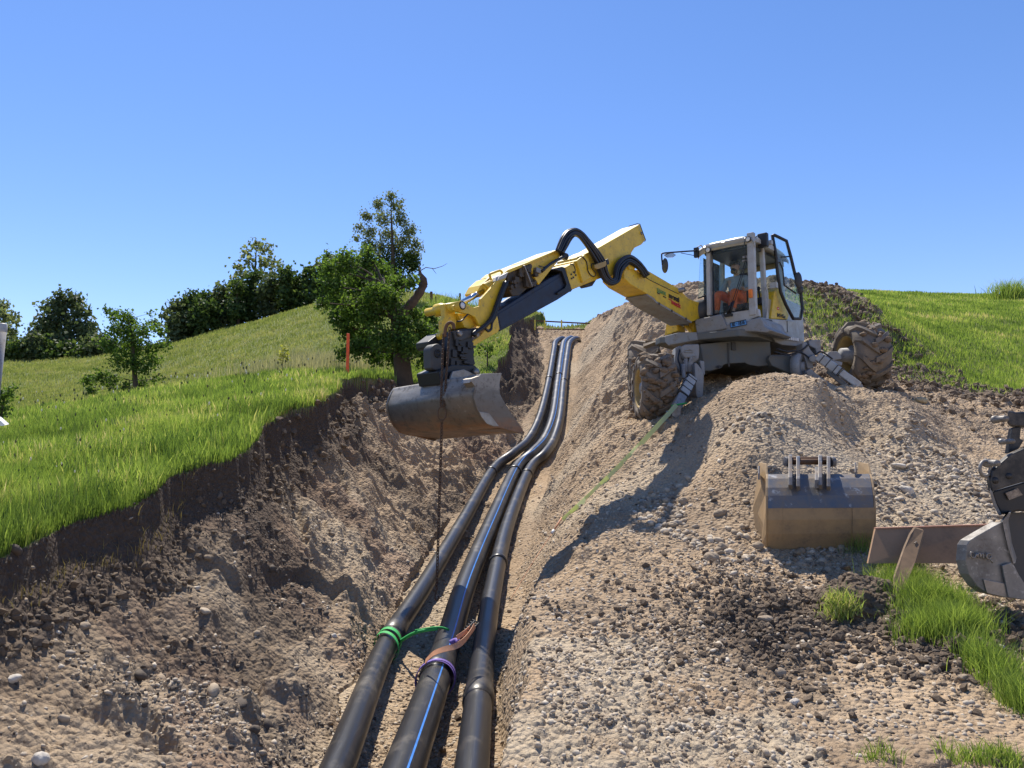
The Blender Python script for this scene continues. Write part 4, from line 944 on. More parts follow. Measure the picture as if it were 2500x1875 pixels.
mb = MB(); mb.beam(t1(c5, LB + .005, 1590, 1025), t1(c5, LB + .005, 1690, 1078), .006, .008, EZ)
mb.build('lettering', M_GRN, boom)
mb = MB(); mb.beam(t1(c5, LB + .005, 1573, 1076), t1(c5, LB + .005, 1606, 1094), .006, .016, EZ); mb.beam(t1(c5, LB + .005, 1655, 1125), t1(c5, LB + .005, 1692, 1143), .006, .016, EZ); mb.build('lettering', M_INK, boom)
# --- door, folded open
H = fr(-.60, .02, 0); DE = Vector((.80, .60, 0)).normalized(); DN = Vector((.60, -.80, 0))
def trd(pts): return [onplane(*cC(u, v), H, DN) for (u, v) in pts]
dout = trd([(1578, 245), (1605, 242), (1770, 322), (1830, 540), (1882, 760), (1930, 940), (1965, 1040), (1985, 1240), (1955, 1372), (1862, 1372), (1760, 1180), (1690, 1010), (1650, 760), (1625, 500)])
MB_ = MB(); MB_.tube(dout, .030, 8, closed=True); door = sub(MB_.build('door', M_BLK), cab)
MB().prism(dout, DN * -.006).build('door_glass', M_GLASS, door)
mb = MB(); mb.tube(trd([(1640, 610), (1680, 610), (1720, 700), (1740, 920), (1900, 1030)]), .014, 8); mb.tube(trd([(1700, 540), (1830, 530)]), .014, 6); mb.build('door_rail', M_BLK, door)
mb = MB(); q = trd([(1890, 860)])[0] - DN * -.06; mb.ico(q, .07, .05, .16, 3); mb.ico(trd([(1950, 980)])[0], .07, .06, .09, 2); mb.build('door_mirror', M_DGREY, door)
mb = MB(); mb.box(trs(cC, -.55, [(1540, 345)])[0], EN * .05, ED * .04, EZ * .035); mb.box(trs(cC, -.55, [(1600, 925)])[0], EN * .06, ED * .04, EZ * .05); mb.build('hinge', M_GREY, door)
mb = MB(); mb.tube(smooth_path([fr(-.40, .03, 3.12), fr(-.44, .05, 3.02), fr(-.42, .05, 2.75), fr(-.38, .03, 2.52)], 4), .014, 8); mb.build('hand_rail', M_GREY, cab)
# yellow rear quarter with model lettering
def trl(l, pts): return tr(cC, l, pts)
qp = part(MB().prism(trl(.015, [(1610, 1000), (1655, 955), (1700, 1080), (1805, 1330), (1785, 1382), (1560, 1372)]), EN * -.5).build('rear_hood', M_YEL, None, .012))
a, b = trl(.022, [(1645, 1345), (1760, 1368)]); text('M545x', a, b - a, EZ, .10, M_INK, qp, .001, fit=(b - a).length)
MB().prism(trl(.02, [(1645, 1212), (1672, 1216), (1674, 1254), (1647, 1250)]), EN * -.01).build('red_sticker', M_REDP, qp)
MB().prism(trl(.0225, [(1652, 1226), (1668, 1228), (1669, 1240), (1653, 1238)]), EN * -.01).build('white_cross', M_WHITE, qp)
part(MB().box(fr(-1.9, -.75, 2.72), ED * .50, EN * .72, EZ * .38).build('engine_hood', M_GREY, None, .04))
# lower body: grey fairings
fa = part(MB().prism(trs(cC, .13, [(528, 1402), (560, 1378), (885, 1306), (905, 1345), (950, 1445), (1000, 1500), (870, 1525), (560, 1578)]), ED * -.75).build('front_fairing', M_GREY2, None, .02))
fb = part(MB().prism(trs(cC, .12, [(905, 1460), (950, 1450), (1240, 1400), (1410, 1345), (1445, 1400), (1470, 1470), (1560, 1525), (1500, 1560), (1350, 1545), (1050, 1545), (960, 1540)]), ED * -.95).build('nose_fairing', M_GREY2, None, .02))
fc = part(MB().prism(trl(.05, [(1400, 1345), (1560, 1372), (1880, 1395), (1905, 1400), (1775, 1562), (1480, 1500), (1440, 1420)]), EN * -.9).build('side_fairing', M_GREY, None, .02))
sub(MB().prism(trl(.056, [(1462, 1370), (1575, 1385), (1590, 1425), (1580, 1475), (1510, 1462), (1475, 1430)]), EN * -.01).build('side_vent', M_DGREY), fc)
sub(MB().prism(trl(.056, [(1778, 1400), (1786, 1402), (1790, 1555), (1782, 1552)]), EN * -.01).build('panel_gap', M_DGREY), fc)
deck = part(MB().prism([fr(.05, -1.95, 2.21), fr(.22, -1.75, 2.21), fr(.22, -.2, 2.17), fr(-.1, .0, 2.17), fr(-2.3, .0, 2.17), fr(-2.3, -1.95, 2.17)], EZ * .13).build('turntable_deck', M_CHAS, None, .02))
sub(MB().prism(trs(c2, .24, [(412, 935), (430, 928), (520, 905), (640, 905), (650, 960), (440, 1000), (415, 975)]), ED * -.45).build('deck_nose', M_GREY2, None, .015), deck)
part(MB().prism(trs(c2, .15, [(412, 925), (432, 812), (450, 822), (462, 848), (505, 852), (508, 896), (455, 915)]), ED * -.3).build('yellow_guard', M_YEL, None, .015))
tc = fr(-.95, -.75, 0)
part(MB().lathe(tc + EZ * 2.06, EZ, [(0, .0), (0, .55), (.06, .55), (.06, .60), (.1, .60), (.1, .55), (.14, .55), (.14, 0)], 48).build('slewing_ring', M_DGREY))
# --- undercarriage
U = Vector((0, 1, 0))
def pl2(c, Y, pts): return [P(*c(u, v), Y) for (u, v) in pts]
ch = part(MB().prism(pl2(c2, 13.15, [(668, 990), (900, 965), (1165, 942), (1175, 1140), (1080, 1148), (1020, 1138), (985, 1122), (880, 1128), (840, 1135), (800, 1165), (740, 1180), (698, 1182)]), U * 1.7).build('chassis', M_CHAS, None, .015))
mb = MB(); mb.beam(P(*c2(868, 985), 13.13), P(*c2(872, 1150), 13.13), .02, .02, U)
for (u, v, r) in ((788, 1152, .025), (802, 1152, .033), (816, 1150, .02)): q = P(*c2(u, v), 13.14); mb.cyl(q, q - U * .012, r, 12)
mb.box(P(*c2(905, 1005), 13.13), Vector((.035, 0, 0)), U * .02, EZ * .07); sub(mb.build('chassis_details', M_DGREY), ch)
def tyre_lugs(c, ax, R, W, n, h=.062, lw=.125):
    ax = Vector(ax).normalized(); u = ax.cross(EZ).normalized(); w = ax.cross(u); mb = MB()
    for side in (-1, 1):
        for k in range(n):
            th0 = 2 * math.pi * (k + (.5 if side > 0 else 0)) / n; rings = []
            for j in range(6):
                f = j / 5; t = side * (-.04 + f * .56) * W; th = th0 + f * f * .20 + f * .28
                rr = R - .10 * max(0, f - .6) ** 2 * 2.2 - (.09 if j == 5 else 0)
                dw = lw * (1 - .15 * f) / R / 2
                for (a_, hh) in ((-dw, -.03), (-dw * .75, h), (dw * .75, h), (dw, -.03)):
                    an = th + a_; rings.append(Vector(c) + ax * t + (u * math.cos(an) + w * math.sin(an)) * (rr + hh))
            vs = rings; fs = [(0, 1, 2, 3), (23, 22, 21, 20)]
            for j in range(5):
                for q in range(4): fs.append((j * 4 + q, (j + 1) * 4 + q, (j + 1) * 4 + (q + 1) % 4, j * 4 + (q + 1) % 4))
            mb.add(vs, fs)
    return mb
def wheel(c, face, R, W, muddy, n=11, inner=False):
    "face: unit vector of the side plane that shows"
    c = Vector(c); f = Vector(face).normalized(); h = W / 2; Rb = R - .055
    w = MB().lathe(c, f, [(-h * .8, R * .55), (-h * .97, R * .62), (-h, R * .78), (-h * .86, Rb * .95), (-h * .55, Rb), (0, Rb * 1.005), (h * .55, Rb), (h * .86, Rb * .95), (h, R * .78), (h * .97, R * .62), (h * .8, R * .55)], 56).build('tyre', M_TYRE)
    tyre = part(w)
    sub(tyre_lugs(c, f, Rb, W, n).build('tread', M_TYRE, None, .006), tyre)
    rm = MB().lathe(c, f, [(h * .86, R * .60), (h * .92, R * .565), (h * .80, R * .53), (h * .1, R * .50), (-h * .1, R * .49), (-h * .8, R * .53), (-h * .9, R * .57)], 48)
    rm.lathe(c, f, [(-h * .15, R * .5), (-h * .12, R * .3), (0, R * .24), (.0, 0)] if inner else [(h * .15, R * .5), (h * .2, R * .32), (h * .28, R * .24), (h * .28, 0)], 32)
    rim_ = sub(rm.build('rim', M_RIM), tyre)
    if inner:
        hb = MB().lathe(c + f * .02, f, [(0, R * .30), (h * .5, R * .30), (h * .62, R * .22), (h * 1.1, R * .20), (h * 1.1, 0)], 24)
        sub(hb.build('hub_motor', M_GREY2), tyre)
    else:
        hb = MB().lathe(c + f * h * .25, f, [(0, R * .22), (h * .45, R * .20), (h * .55, R * .14), (h * .58, 0)], 24)
        for k in range(8):
            an = 2 * math.pi * k / 8; uu_ = f.cross(EZ).normalized(); ww = f.cross(uu_); q = c + f * h * .25 + (uu_ * math.cos(an) + ww * math.sin(an)) * R * .28
            hb.cyl(q, q + f * .03, .012, 6)
        sub(hb.build('hub', M_RIM if False else M_GREY2), tyre)
    if muddy:
        mb = MB(); rn = random.Random(int(c.x * 100)); uu_ = f.cross(EZ).normalized(); ww = f.cross(uu_)
        for k in range(260):
            an = rn.uniform(0, 6.283); t = rn.uniform(-.46, .46) * W; rr = Rb + rn.uniform(.0, .035)
            if rn.random() > muddy: continue
            q = c + f * t + (uu_ * math.cos(an) + ww * math.sin(an)) * rr; s_ = rn.uniform(.03, .085)
            mb.ico(q, s_, s_ * rn.uniform(.7, 1.3), s_ * rn.uniform(.5, 1), 1, rn.uniform(0, 3), .25, k)
        tag(sub(mb.build('caked_mud', M_MUD), tyre), kind='stuff')
    return tyre
wheel(P(1597, 948, 12.55), (-1, -.03, 0), .585, .60, .95)
wheel(P(1572, 906, 14.5), (-1, .12, 0), .60, .60, 0)
wheel(P(2101, 868, 13.7), (-1, -.05, .03), .62, .66, .35, inner=True)
wheel(P(1868, 878, 15.2), (-1, 0, 0), .60, .60, 0)
# left leg: bracket, casting, telescopic stabiliser and claw
def cp(u, v, Y): return P(*cL(u, v), Y)
leg = part(MB().prism([cp(u, v, 12.75) for (u, v) in ((905, 250), (960, 225), (1145, 220), (1150, 330), (1140, 420), (1060, 480), (1050, 600), (1000, 600), (990, 490), (1020, 400), (950, 415), (905, 340))], U * .35).build('left_leg', M_GREY2, None, .02))
mb = MB(); mb.prism([cp(u, v, 12.9) for (u, v) in ((835, 260), (900, 240), (905, 420), (950, 480), (960, 690), (860, 560), (810, 470))], U * .3)
mb.prism([cp(u, v, 13.0) for (u, v) in ((610, 345), (700, 330), (800, 380), (850, 450), (760, 450), (690, 400))], U * .25)
mb.prism([cp(u, v, 12.95) for (u, v) in ((800, 480), (900, 480), (930, 560), (920, 700), (860, 800), (820, 640))], U * .3)
sub(mb.build('axle_casting', M_GREY2, None, .015), leg)
mb = MB(); mb.prism([cp(u, v, 12.55) for (u, v) in ((1080, 470), (1120, 480), (1175, 560), (1210, 640), (1195, 980), (1150, 1010), (1100, 900), (1090, 700))], U * .45)
mb.prism([cp(u, v, 12.7) for (u, v) in ((1150, 440), (1215, 450), (1225, 640), (1180, 620))], U * .4)
sub(mb.build('leg_plate', M_GREY2, None, .015), leg)
mb = MB()
for (u, v) in ((1000, 300), (1010, 330), (1080, 380), (1080, 405), (1070, 430)): mb.box(cp(u, v, 12.74), Vector((.07 if u < 1050 else .03, 0, 0)), U * .01, EZ * .008)
mb.cyl(cp(965, 420, 12.8), cp(965, 600, 12.75), .035, 12); mb.cyl(cp(930, 500, 12.7), cp(930, 690, 12.6), .04, 12)
sub(mb.build('leg_ribs', M_GREY2, None, .004), leg)
YC = 11.75; s0, s1, s2 = cp(1030, 690, 12.5), cp(905, 930, 12.05), cp(845, 1060, 11.85)
stab = part(MB().beam(s0, s1, .17, .17, U).build('left_stabiliser', M_GREY, None, .02))
sub(MB().beam(s1, s2 + (s2 - s1) * .2, .15, .15, U).build('inner_tube', M_GREY2, None, .02), stab)
mb = MB(); dirn = (s1 - s0)
for f in (.12, .4, .7, .97): q = s0 + dirn * f; mb.beam(q, q + dirn * .035, .185, .185, U)
sub(mb.build('tube_bands', M_DGREY, None, .004), stab)
mb = MB(); mb.prism([cp(u, v, YC) for (u, v) in ((800, 1040), (905, 1060), (905, 1200), (860, 1330), (805, 1330), (770, 1200), (780, 1100))], U * .16)
mb.prism([cp(u, v, YC - .05) for (u, v) in ((630, 1250), (780, 1240), (800, 1320), (760, 1330), (740, 1300), (690, 1310), (630, 1350))], U * .25)
mb.prism([cp(u, v, YC - .05) for (u, v) in ((510, 1320), (610, 1310), (620, 1350), (560, 1370), (510, 1355))], U * .2)
mb.cyl(cp(735, 1120, YC), cp(740, 1210, YC), .05, 10)
sub(mb.build('claw', M_STEEL, None, .012), stab)
mb = MB(); mb.tube(smooth_path([cp(1010, 610, 12.45), cp(985, 660, 12.35), cp(1000, 740, 12.35), cp(970, 820, 12.2)], 5), .014, 8)
sub(mb.build('hydraulic_hose', M_HOSE), leg)
mb = MB(); mb.tube(smooth_path([cp(880, 300, 12.85), cp(860, 420, 12.7), cp(890, 520, 12.65), cp(900, 640, 12.6)], 5), .015, 8); sub(mb.build('hydraulic_hose', M_HOSE), leg)
# right leg
def cr(u, v, Y): return P(*cR(u, v), Y)
leg = part(MB().prism([cr(u, v, 13.1) for (u, v) in ((185, 390), (330, 375), (560, 415), (600, 470), (600, 535), (330, 510), (240, 470))], U * .5).build('right_leg', M_GREY2, None, .015))
mb = MB()
for k in range(7): mb.box(cr(370 + 28 * k, 415 + 4 * k, 13.08 - .0), Vector((.012, 0, 0)), U * .02, EZ * .028)
sub(mb.build('grip_strips', M_WHITE), leg)
mb = MB(); mb.prism([cr(u, v, 13.0) for (u, v) in ((170, 640), (330, 640), (560, 660), (590, 650), (590, 950), (540, 935), (440, 900), (330, 850), (190, 790), (145, 700))], U * .45)
sub(mb.build('lower_arm', M_CHAS, None, .02), leg)
mb = MB(); mb.lathe(cr(600, 808, 12.92), Vector((.75, -.66, 0)), [(-.12, 0), (-.12, .26), (.0, .27), (.03, .24), (.03, .15), (-.01, .14), (-.01, .10), (.05, .09), (.05, 0)], 36)
sub(mb.build('pivot_flange', M_GREY2), leg)
mb = MB(); mb.prism([cr(u, v, 12.85) for (u, v) in ((605, 480), (660, 470), (720, 580), (780, 650), (790, 720), (745, 760), (760, 820), (680, 830), (640, 700), (605, 620))], U * .3)
mb.prism([cr(u, v, 13.2) for (u, v) in ((680, 450), (760, 440), (850, 440), (860, 600), (800, 640), (780, 560), (700, 520))], U * .3)
mb.cyl(cr(735, 690, 12.9) , cr(745, 695, 12.72), .062, 16)
sub(mb.build('knuckle', M_GREY2, None, .015), leg)
mb = MB(); mb.prism([cr(u, v, 12.7) for (u, v) in ((665, 870), (700, 830), (745, 860), (830, 920), (930, 990), (1060, 1060), (1165, 1165), (1080, 1160), (900, 1130), (760, 1050), (690, 960))], U * .2)
mb.cyl(cr(705, 885, 12.75), cr(708, 887, 12.62), .062, 16)
sub(mb.build('lower_link', M_GREY2, None, .015), leg)
mb = MB(); mb.prism([cr(u, v, 13.25) for (u, v) in ((960, 600), (1080, 595), (1130, 650), (1135, 700), (1040, 715), (1150, 740), (1140, 790), (980, 770), (930, 660))], U * .3)
sub(mb.build('steering_knuckle', M_GREY2, None, .015), leg)
s0, s1, s2 = cr(820, 665, 12.75), cr(1120, 880, 12.55), cr(1370, 1060, 12.45)
stab = part(MB().beam(s0, s1, .17, .15, EZ).build('right_stabiliser', M_GREY, None, .02))
sub(MB().beam(s1, s2, .14, .12, EZ).build('inner_tube', M_GREY, None, .015), stab)
mb = MB(); dirn = s1 - s0
for f in (.18, .45, .78, .96): q = s0 + dirn * f; mb.beam(q, q + dirn * .035, .185, .165, EZ)
sub(mb.build('tube_bands', M_DGREY, None, .004), stab)
mb = MB(); mb.prism([cr(u, v, 12.4) for (u, v) in ((1250, 1070), (1300, 1045), (1410, 1030), (1440, 1090), (1500, 1190), (1480, 1240), (1420, 1230), (1330, 1170), (1250, 1160))], U * .2)
mb.cyl(cr(1265, 1115, 12.45), cr(1266, 1116, 12.34), .06, 16); sub(mb.build('claw', M_GREY2, None, .012), stab)
for kk, pp_ in enumerate((((250, 560), (400, 600), (520, 590), (640, 640), (700, 700)), ((230, 600), (380, 640), (500, 620), (620, 560), (690, 500)), ((780, 640), (850, 600), (930, 640), (1010, 700)))):
    sub(MB().tube(smooth_path([cr(u, v, 12.82) for u, v in pp_], 5), .015, 8).build('hydraulic_hose', M_HOSE), leg)
mb = MB(); mb.cyl(cr(950, 860, 12.8), cr(1200, 1070, 12.6), .045, 12); sub(mb.build('support_cylinder', M_GREY2), stab)
# ================================================================== OTHER THINGS
def sit(o, x, y, dz=0): o.location = (x, y, ground_z(x, y) + dz); return o
# ---- grading bucket lying on the bank
c3 = crop(1800, 950, 700 / 2212)
M_BUCK2 = worn('blue_grey_bucket_paint', (.09, .12, .16), (.26, .18, .10), .6, .38, .2, scale=3.2, edge=(.32, .33, .34))
M_CLAYB = worn('clay_stained_bucket', (.36, .24, .12), (.12, .10, .08), .35, .6, .0, scale=4)
bx = Vector((1, .10, 0)).normalized()
prof = [(600, 8.02), (655, 7.90), (690, 7.80), (760, 7.70), (822, 7.64), (920, 7.60), (1010, 7.60), (1120, 7.64), (1235, 7.72)]
prof3 = [(P(*c3(222, v), Y)) for v, Y in prof]
base = P(*c3(222, 1235), 7.72); lb = empty('grading_bucket', 'loose blue-black and clay-brown bucket lying on the gravel bank', 'excavator bucket', base)
WB = 1.155
def rel(p): return Vector(p) - lb.location
def shellpart(name, i0, i1, mat, x0=.02, x1=None, off=0.0):
    x1 = WB if x1 is None else x1; pr = prof3[i0:i1 + 1]; mb = MB(); vs = []
    for p in pr:
        for x in (x0, x1): vs.append(rel(p) + bx * x + Vector((0, -off, off * .3)))
    for p in pr:
        for x in (x0, x1): vs.append(rel(p) + bx * x + Vector((0, .03, -.01)))
    n = len(pr); fs = []
    for i in range(n - 1):
        a = 2 * i; fs += [(a, a + 1, a + 3, a + 2), (2 * n + a + 1, 2 * n + a, 2 * n + a + 2, 2 * n + a + 3), (a, a + 2, 2 * n + a + 2, 2 * n + a), (a + 3, a + 1, 2 * n + a + 1, 2 * n + a + 3)]
    fs += [(1, 0, 2 * n, 2 * n + 1), (2 * n - 2, 2 * n - 1, 4 * n - 1, 4 * n - 2)]
    return mb.add(vs, fs).build(name, mat, lb, .003)
shellpart('upper_shell', 1, 5, M_BUCK2); shellpart('lower_shell', 5, 8, M_CLAYB)
shellpart('wear_strip', 5, 8, M_CLAYB, .02, .17, .008); shellpart('wear_strip', 5, 8, M_CLAYB, .92, WB, .008)
def endplate(x, name):
    pts = [rel(p) + bx * x for p in prof3[1:]]
    back = [Vector((0, .30, .05)), Vector((0, .55, .22)), Vector((0, .62, .45)), Vector((0, .45, .62))]
    b0 = rel(prof3[-1]) + bx * x
    q = [b0 + Vector((0, .15, .0)), b0 + Vector((0, .30, .12)), b0 + Vector((0, .36, .40)), rel(prof3[0]) + bx * x + Vector((0, .22, .05)), rel(prof3[0]) + bx * x + Vector((0, .0, .035))]
    return MB().prism(pts + q, bx * .022).build(name, M_CLAYB, lb, .003)
endplate(-.002, 'side_plate'); endplate(WB + .003, 'side_plate')
def ear(u0, w, pts, name='ear'):
    q = [rel(P(*c3(u0, v), Y)) for v, Y in pts]; return MB().prism(q, bx * w).build(name, M_BUCK2, lb, .006)
eo = [(515, 7.98), (505, 8.05), (530, 8.14), (600, 8.16), (680, 8.05), (700, 7.84), (775, 7.66), (740, 7.60), (680, 7.66), (600, 7.82), (545, 7.92)]
for u0 in (395, 455, 625, 690): ear(u0, .042, [(v + (10 if u0 in (455, 690) else 0), Y) for v, Y in eo])
ear(598, .045, [(600, 7.98), (615, 8.05), (680, 7.95), (760, 7.70), (765, 7.62), (700, 7.62), (640, 7.80)], 'centre_ear')
mb = MB(); a = rel(P(*c3(378, 560), 8.06)); mb.cyl(a, a + bx * .50, .032, 16); mb.build('cross_pin', M_RUST, lb)
mb = MB(); a = rel(P(*c3(378, 535), 8.14)); mb.cyl(a, a + bx * .50, .018, 12); mb.build('cross_pin', M_RUST, lb)
for u in (380, 735):
    a = rel(P(*c3(u, 560), 8.06)); MB().lathe(a, bx, [(-.02, 0), (-.02, .055), (.02, .055), (.02, 0)], 18).build('pin_boss', M_BUCK2, lb, .004)
ear(160, .02, [(590, 7.96), (650, 8.1), (690, 8.0), (700, 7.86), (650, 7.88)], 'lifting_tab'); ear(905, .02, [(565, 8.05), (575, 8.12), (670, 8.12), (672, 7.92), (640, 7.94)], 'lifting_tab')
# ---- formwork panel and leaning board
M_PANEL = worn('red_brown_formwork', (.36, .215, .115), (.17, .12, .08), .4, .55, scale=4); M_PEDGE = plain('panel_edge', (.42, .22, .15), .6)
M_WOOD = worn('weathered_board', (.25, .16, .09), (.12, .085, .06), .5, .75, scale=8)
pc = P(*c3(1010, 1330), 6.80); pan = empty('formwork_panel', 'long red-brown formwork panel standing on edge behind the grass', 'panel', pc)
A = [P(*c3(1065, 1078), 7.0), P(*c3(2040, 1046), 7.05), P(*c3(2040, 1345), 6.88), P(*c3(1008, 1345), 6.82)]
MB().prism([p - pan.location for p in A], Vector((0, .027, .0))).build('panel_face', M_PANEL, pan, .002)
MB().beam(A[0] - pan.location + Vector((0, .010, .004)), A[1] - pan.location + Vector((0, .010, .004)), .036, .012, EZ).build('panel_edge', M_PEDGE, pan)
bq = [(1372, 1072, 6.86), (1440, 1092, 6.86), (1441, 1180, 6.78), (1380, 1320, 6.62), (1290, 1545, 6.38), (1215, 1545, 6.38), (1212, 1455, 6.46), (1290, 1230, 6.7), (1335, 1125, 6.8)]
o = MB().prism([P(*c3(u, v), Y) for u, v, Y in bq], Vector((0, .022, .012))).build('board', M_WOOD, None, .003)
tag(o, 'short weathered board leaning on the red-brown panel in the grass', 'board')
mb = MB(); mb.tube([P(*c3(1385, 1175), 6.76), P(*c3(1365, 1190), 6.74)], .004, 6); mb.build('nail', M_STEEL, o)
# ---- second machine reaching in from the right
cT = crop(2250, 980, 250 / 830)
def T_(pts, Y): return [P(*cT(u, v), Y) for u, v in pts]
em = empty('excavator_arm', 'black coupler and grey bucket of a second excavator at the right edge', 'excavator arm', P(2500, 1462, 6.2))
def pe(o): return reparent(o, em)
M_GSTEEL = worn('grey_bucket_steel', (.24, .23, .215), (.13, .105, .08), .5, .42, .3, scale=6, edge=(.38, .36, .33))
bkt = pe(MB().prism(T_([(368, 1165), (392, 1128), (450, 1092), (590, 1012), (655, 978), (672, 1080), (700, 1180), (740, 1310), (800, 1420), (860, 1510), (860, 1608), (700, 1592), (530, 1552), (455, 1500), (385, 1400), (358, 1290)], 5.9), Vector((-.05, .05, 0))).build('bucket', M_GSTEEL, None, .004))
mb = MB(); mb.prism(T_([(655, 978), (705, 905), (1000, 895), (1100, 1620), (860, 1608), (800, 1420), (740, 1310)], 6.22), Vector((0, .03, 0)))
sub(mb.build('inner_shell', M_DGREY), bkt)
mb = MB(); mb.prism(T_([(655, 978), (705, 905), (720, 905), (690, 985), (720, 1180), (760, 1310), (745, 1315), (700, 1180)], 5.88), Vector((.24, .34, 0))); sub(mb.build('bucket_back', M_GSTEEL), bkt)
sub(MB().prism(T_([(655, 1330), (725, 1305), (860, 1540), (860, 1612), (705, 1590)], 5.87), Vector((0, .02, 0))).build('wear_corner', M_GSTEEL, None, .004), bkt)
sub(MB().prism(T_([(500, 1440), (700, 1480), (860, 1560), (860, 1612), (700, 1594), (530, 1554)], 5.885), Vector((0, .01, 0))).build('cutting_edge', M_STEEL, None, .003), bkt)
sub(MB().prism(T_([(368, 1165), (355, 1290), (378, 1400), (440, 1500), (530, 1552), (500, 1450), (420, 1320)], 5.95), Vector((.05, .08, 0))).build('back_shell', M_GSTEEL, None, .004), bkt)
mb = MB(); mb.tube(smooth_path(T_([(418, 1228), (400, 1222), (400, 1255), (425, 1268), (440, 1250), (445, 1232), (455, 1265), (460, 1235), (475, 1232), (478, 1268), (485, 1238), (500, 1240), (500, 1275)], 5.87), 3), .006, 6)
sub(mb.build('weld_mark', M_STEEL), bkt)
mb = MB(); pts = T_([(545 + 20 * math.cos(a_), 1255 + 22 * math.sin(a_)) for a_ in np.linspace(0, 5.6, 12)], 5.87); mb.tube(pts, .008, 6); mb.tube(T_([(550, 1270), (565, 1290), (575, 1310)], 5.87), .007, 6)
sub(mb.build('welded_eye', M_STEEL), bkt)
M_CPL = worn('scuffed_black_coupler', (.018, .019, .022), (.20, .18, .15), .22, .45, .3, scale=9)
cpl = pe(MB().prism(T_([(560, 640), (578, 560), (640, 500), (720, 430), (850, 372), (950, 360), (950, 640), (820, 655), (700, 690), (575, 732)], 6.1), Vector((0, .06, 0))).build('coupler', M_CPL, None, .01))
sub(MB().prism(T_([(570, 728), (700, 690), (820, 655), (950, 640), (950, 900), (780, 890), (650, 922), (600, 830)], 6.14), Vector((.28, .4, 0))).build('rotator_body', M_BLK, None, .015), cpl)
sub(MB().prism(T_([(553, 700), (572, 732), (605, 835), (650, 922), (625, 925), (580, 840), (552, 740)], 6.08), Vector((.20, .3, 0))).build('curved_rim', M_GSTEEL, None, .004), cpl)
for (u, v, r) in ((600, 640, 27), (712, 605, 26)):
    q = P(*cT(u, v), 6.095); k = r * 250 / 830 / F * 6.1; sub(MB().lathe(q, Vector((0, 1, 0)), [(-.001, 0), (-.001, k), (.02, k)], 20).build('bolt_hole', M_BLK), cpl)
sub(MB().prism(T_([(682, 742), (782, 702), (822, 758), (712, 800)], 6.12), Vector((0, .012, 0))).build('scratched_sticker', worn('sticker', (.45, .36, .26), (.05, .04, .04), .9, .6, scale=30), None, .002), cpl)
up = pe(MB().prism(T_([(700, 72), (760, 85), (950, 80), (950, 215), (780, 205), (720, 200), (690, 170)], 6.2), Vector((.15, .22, 0))).build('dipper_tip', M_CPL, None, .015))
sub(MB().prism(T_([(735, 215), (785, 205), (812, 200), (800, 300), (830, 320), (790, 385), (700, 425), (720, 300)], 6.22), Vector((0, .05, 0))).build('tilt_link', M_CPL, None, .008), up)
for (u, v, r) in ((692, 138, 26), (748, 322, 20), (622, 500, 27)):
    q = P(*cT(u, v), 6.02); k = r * 250 / 830 / F * 6.1
    o = MB().lathe(q, Vector((0, 1, 0)), [(0, 0), (0, k * .5), (.006, k * .55), (.006, k * .9), (.02, k), (.12, k), (.12, k * 1.25), (.16, k * 1.25)], 20).build('pin', M_GSTEEL); sub(o, cpl)
mb = MB(); mb.tube([P(*cT(515 + 42 * math.cos(a_), 545 + 62 * math.sin(a_)), 6.12 + .02 * math.cos(a_)) for a_ in np.linspace(0, 6.28, 25)[:-1]], .014, 10, closed=True); sub(mb.build('lifting_ring', M_GSTEEL), cpl)
# ---- chain with hook on the coupler
ch = empty('lifting_chain', 'rusty lifting chain with a big oval ring hanging from the coupler to the pipe', 'chain', P(1066, 1450, 8.35))
def rc(o): return reparent(o, ch)
def chain_mb(a, b, L=.040, r=.0062):
    mb = MB(); a, b = Vector(a), Vector(b); d = b - a; n = max(2, int(d.length / (L * .74))); t = d.normalized(); x = t.cross(Vector((0, 1, 0))).normalized(); y = t.cross(x)
    for i in range(n):
        c = a + d * ((i + .5) / n); s = (x + y).normalized() if i % 2 else (x - y).normalized(); h = L / 2; w = L * .30
        pts = [c + t * (h - w) * (1 if math.sin(q) > 0 else -1) * 1 + t * w * math.sin(q) + s * w * math.cos(q) for q in np.linspace(.3, 6.283 + .3, 9)[:-1]]
        mb.tube(pts, r, 5, closed=True)
    return mb
M_CHAIN = worn('brown_chain', (.10, .07, .05), (.18, .10, .06), .5, .6, .5)
cA = P(1078, 990, 8.33); Yk = 8.33
rc(chain_mb(P(1083, 815, 8.42), P(1076, 990, Yk)).build('chain_strand', M_CHAIN, fix=False)); rc(chain_mb(P(1098, 800, 8.42), P(1084, 992, Yk)).build('chain_strand', M_CHAIN, fix=False))
rc(MB().tube([P(1079 + 10 * math.cos(q), 1010 + 17 * math.sin(q), Yk) for q in np.linspace(0, 6.28, 21)[:-1]], .008, 8, closed=True).build('oval_ring', M_CHAIN))
rc(chain_mb(P(1079, 1026, Yk), P(1066, 1438, Yk), .046, .0065).build('chain_strand', M_CHAIN, fix=False))
rc(MB().tube(smooth_path([P(px_, r_, Yk) for px_, r_ in ((1066, 1438), (1063, 1450), (1062, 1460), (1067, 1467), (1071, 1460), (1069, 1455))], 4), .009, 8).build('hook', M_RUST))
rc(MB().tube(smooth_path([P(*c4(u, v), 8.42) for u, v in ((475, 1010), (482, 920), (505, 845), (550, 815), (588, 840), (597, 880), (590, 905))], 5), [.020] * 30 + [.012], 10).build('top_hook', M_RUST))
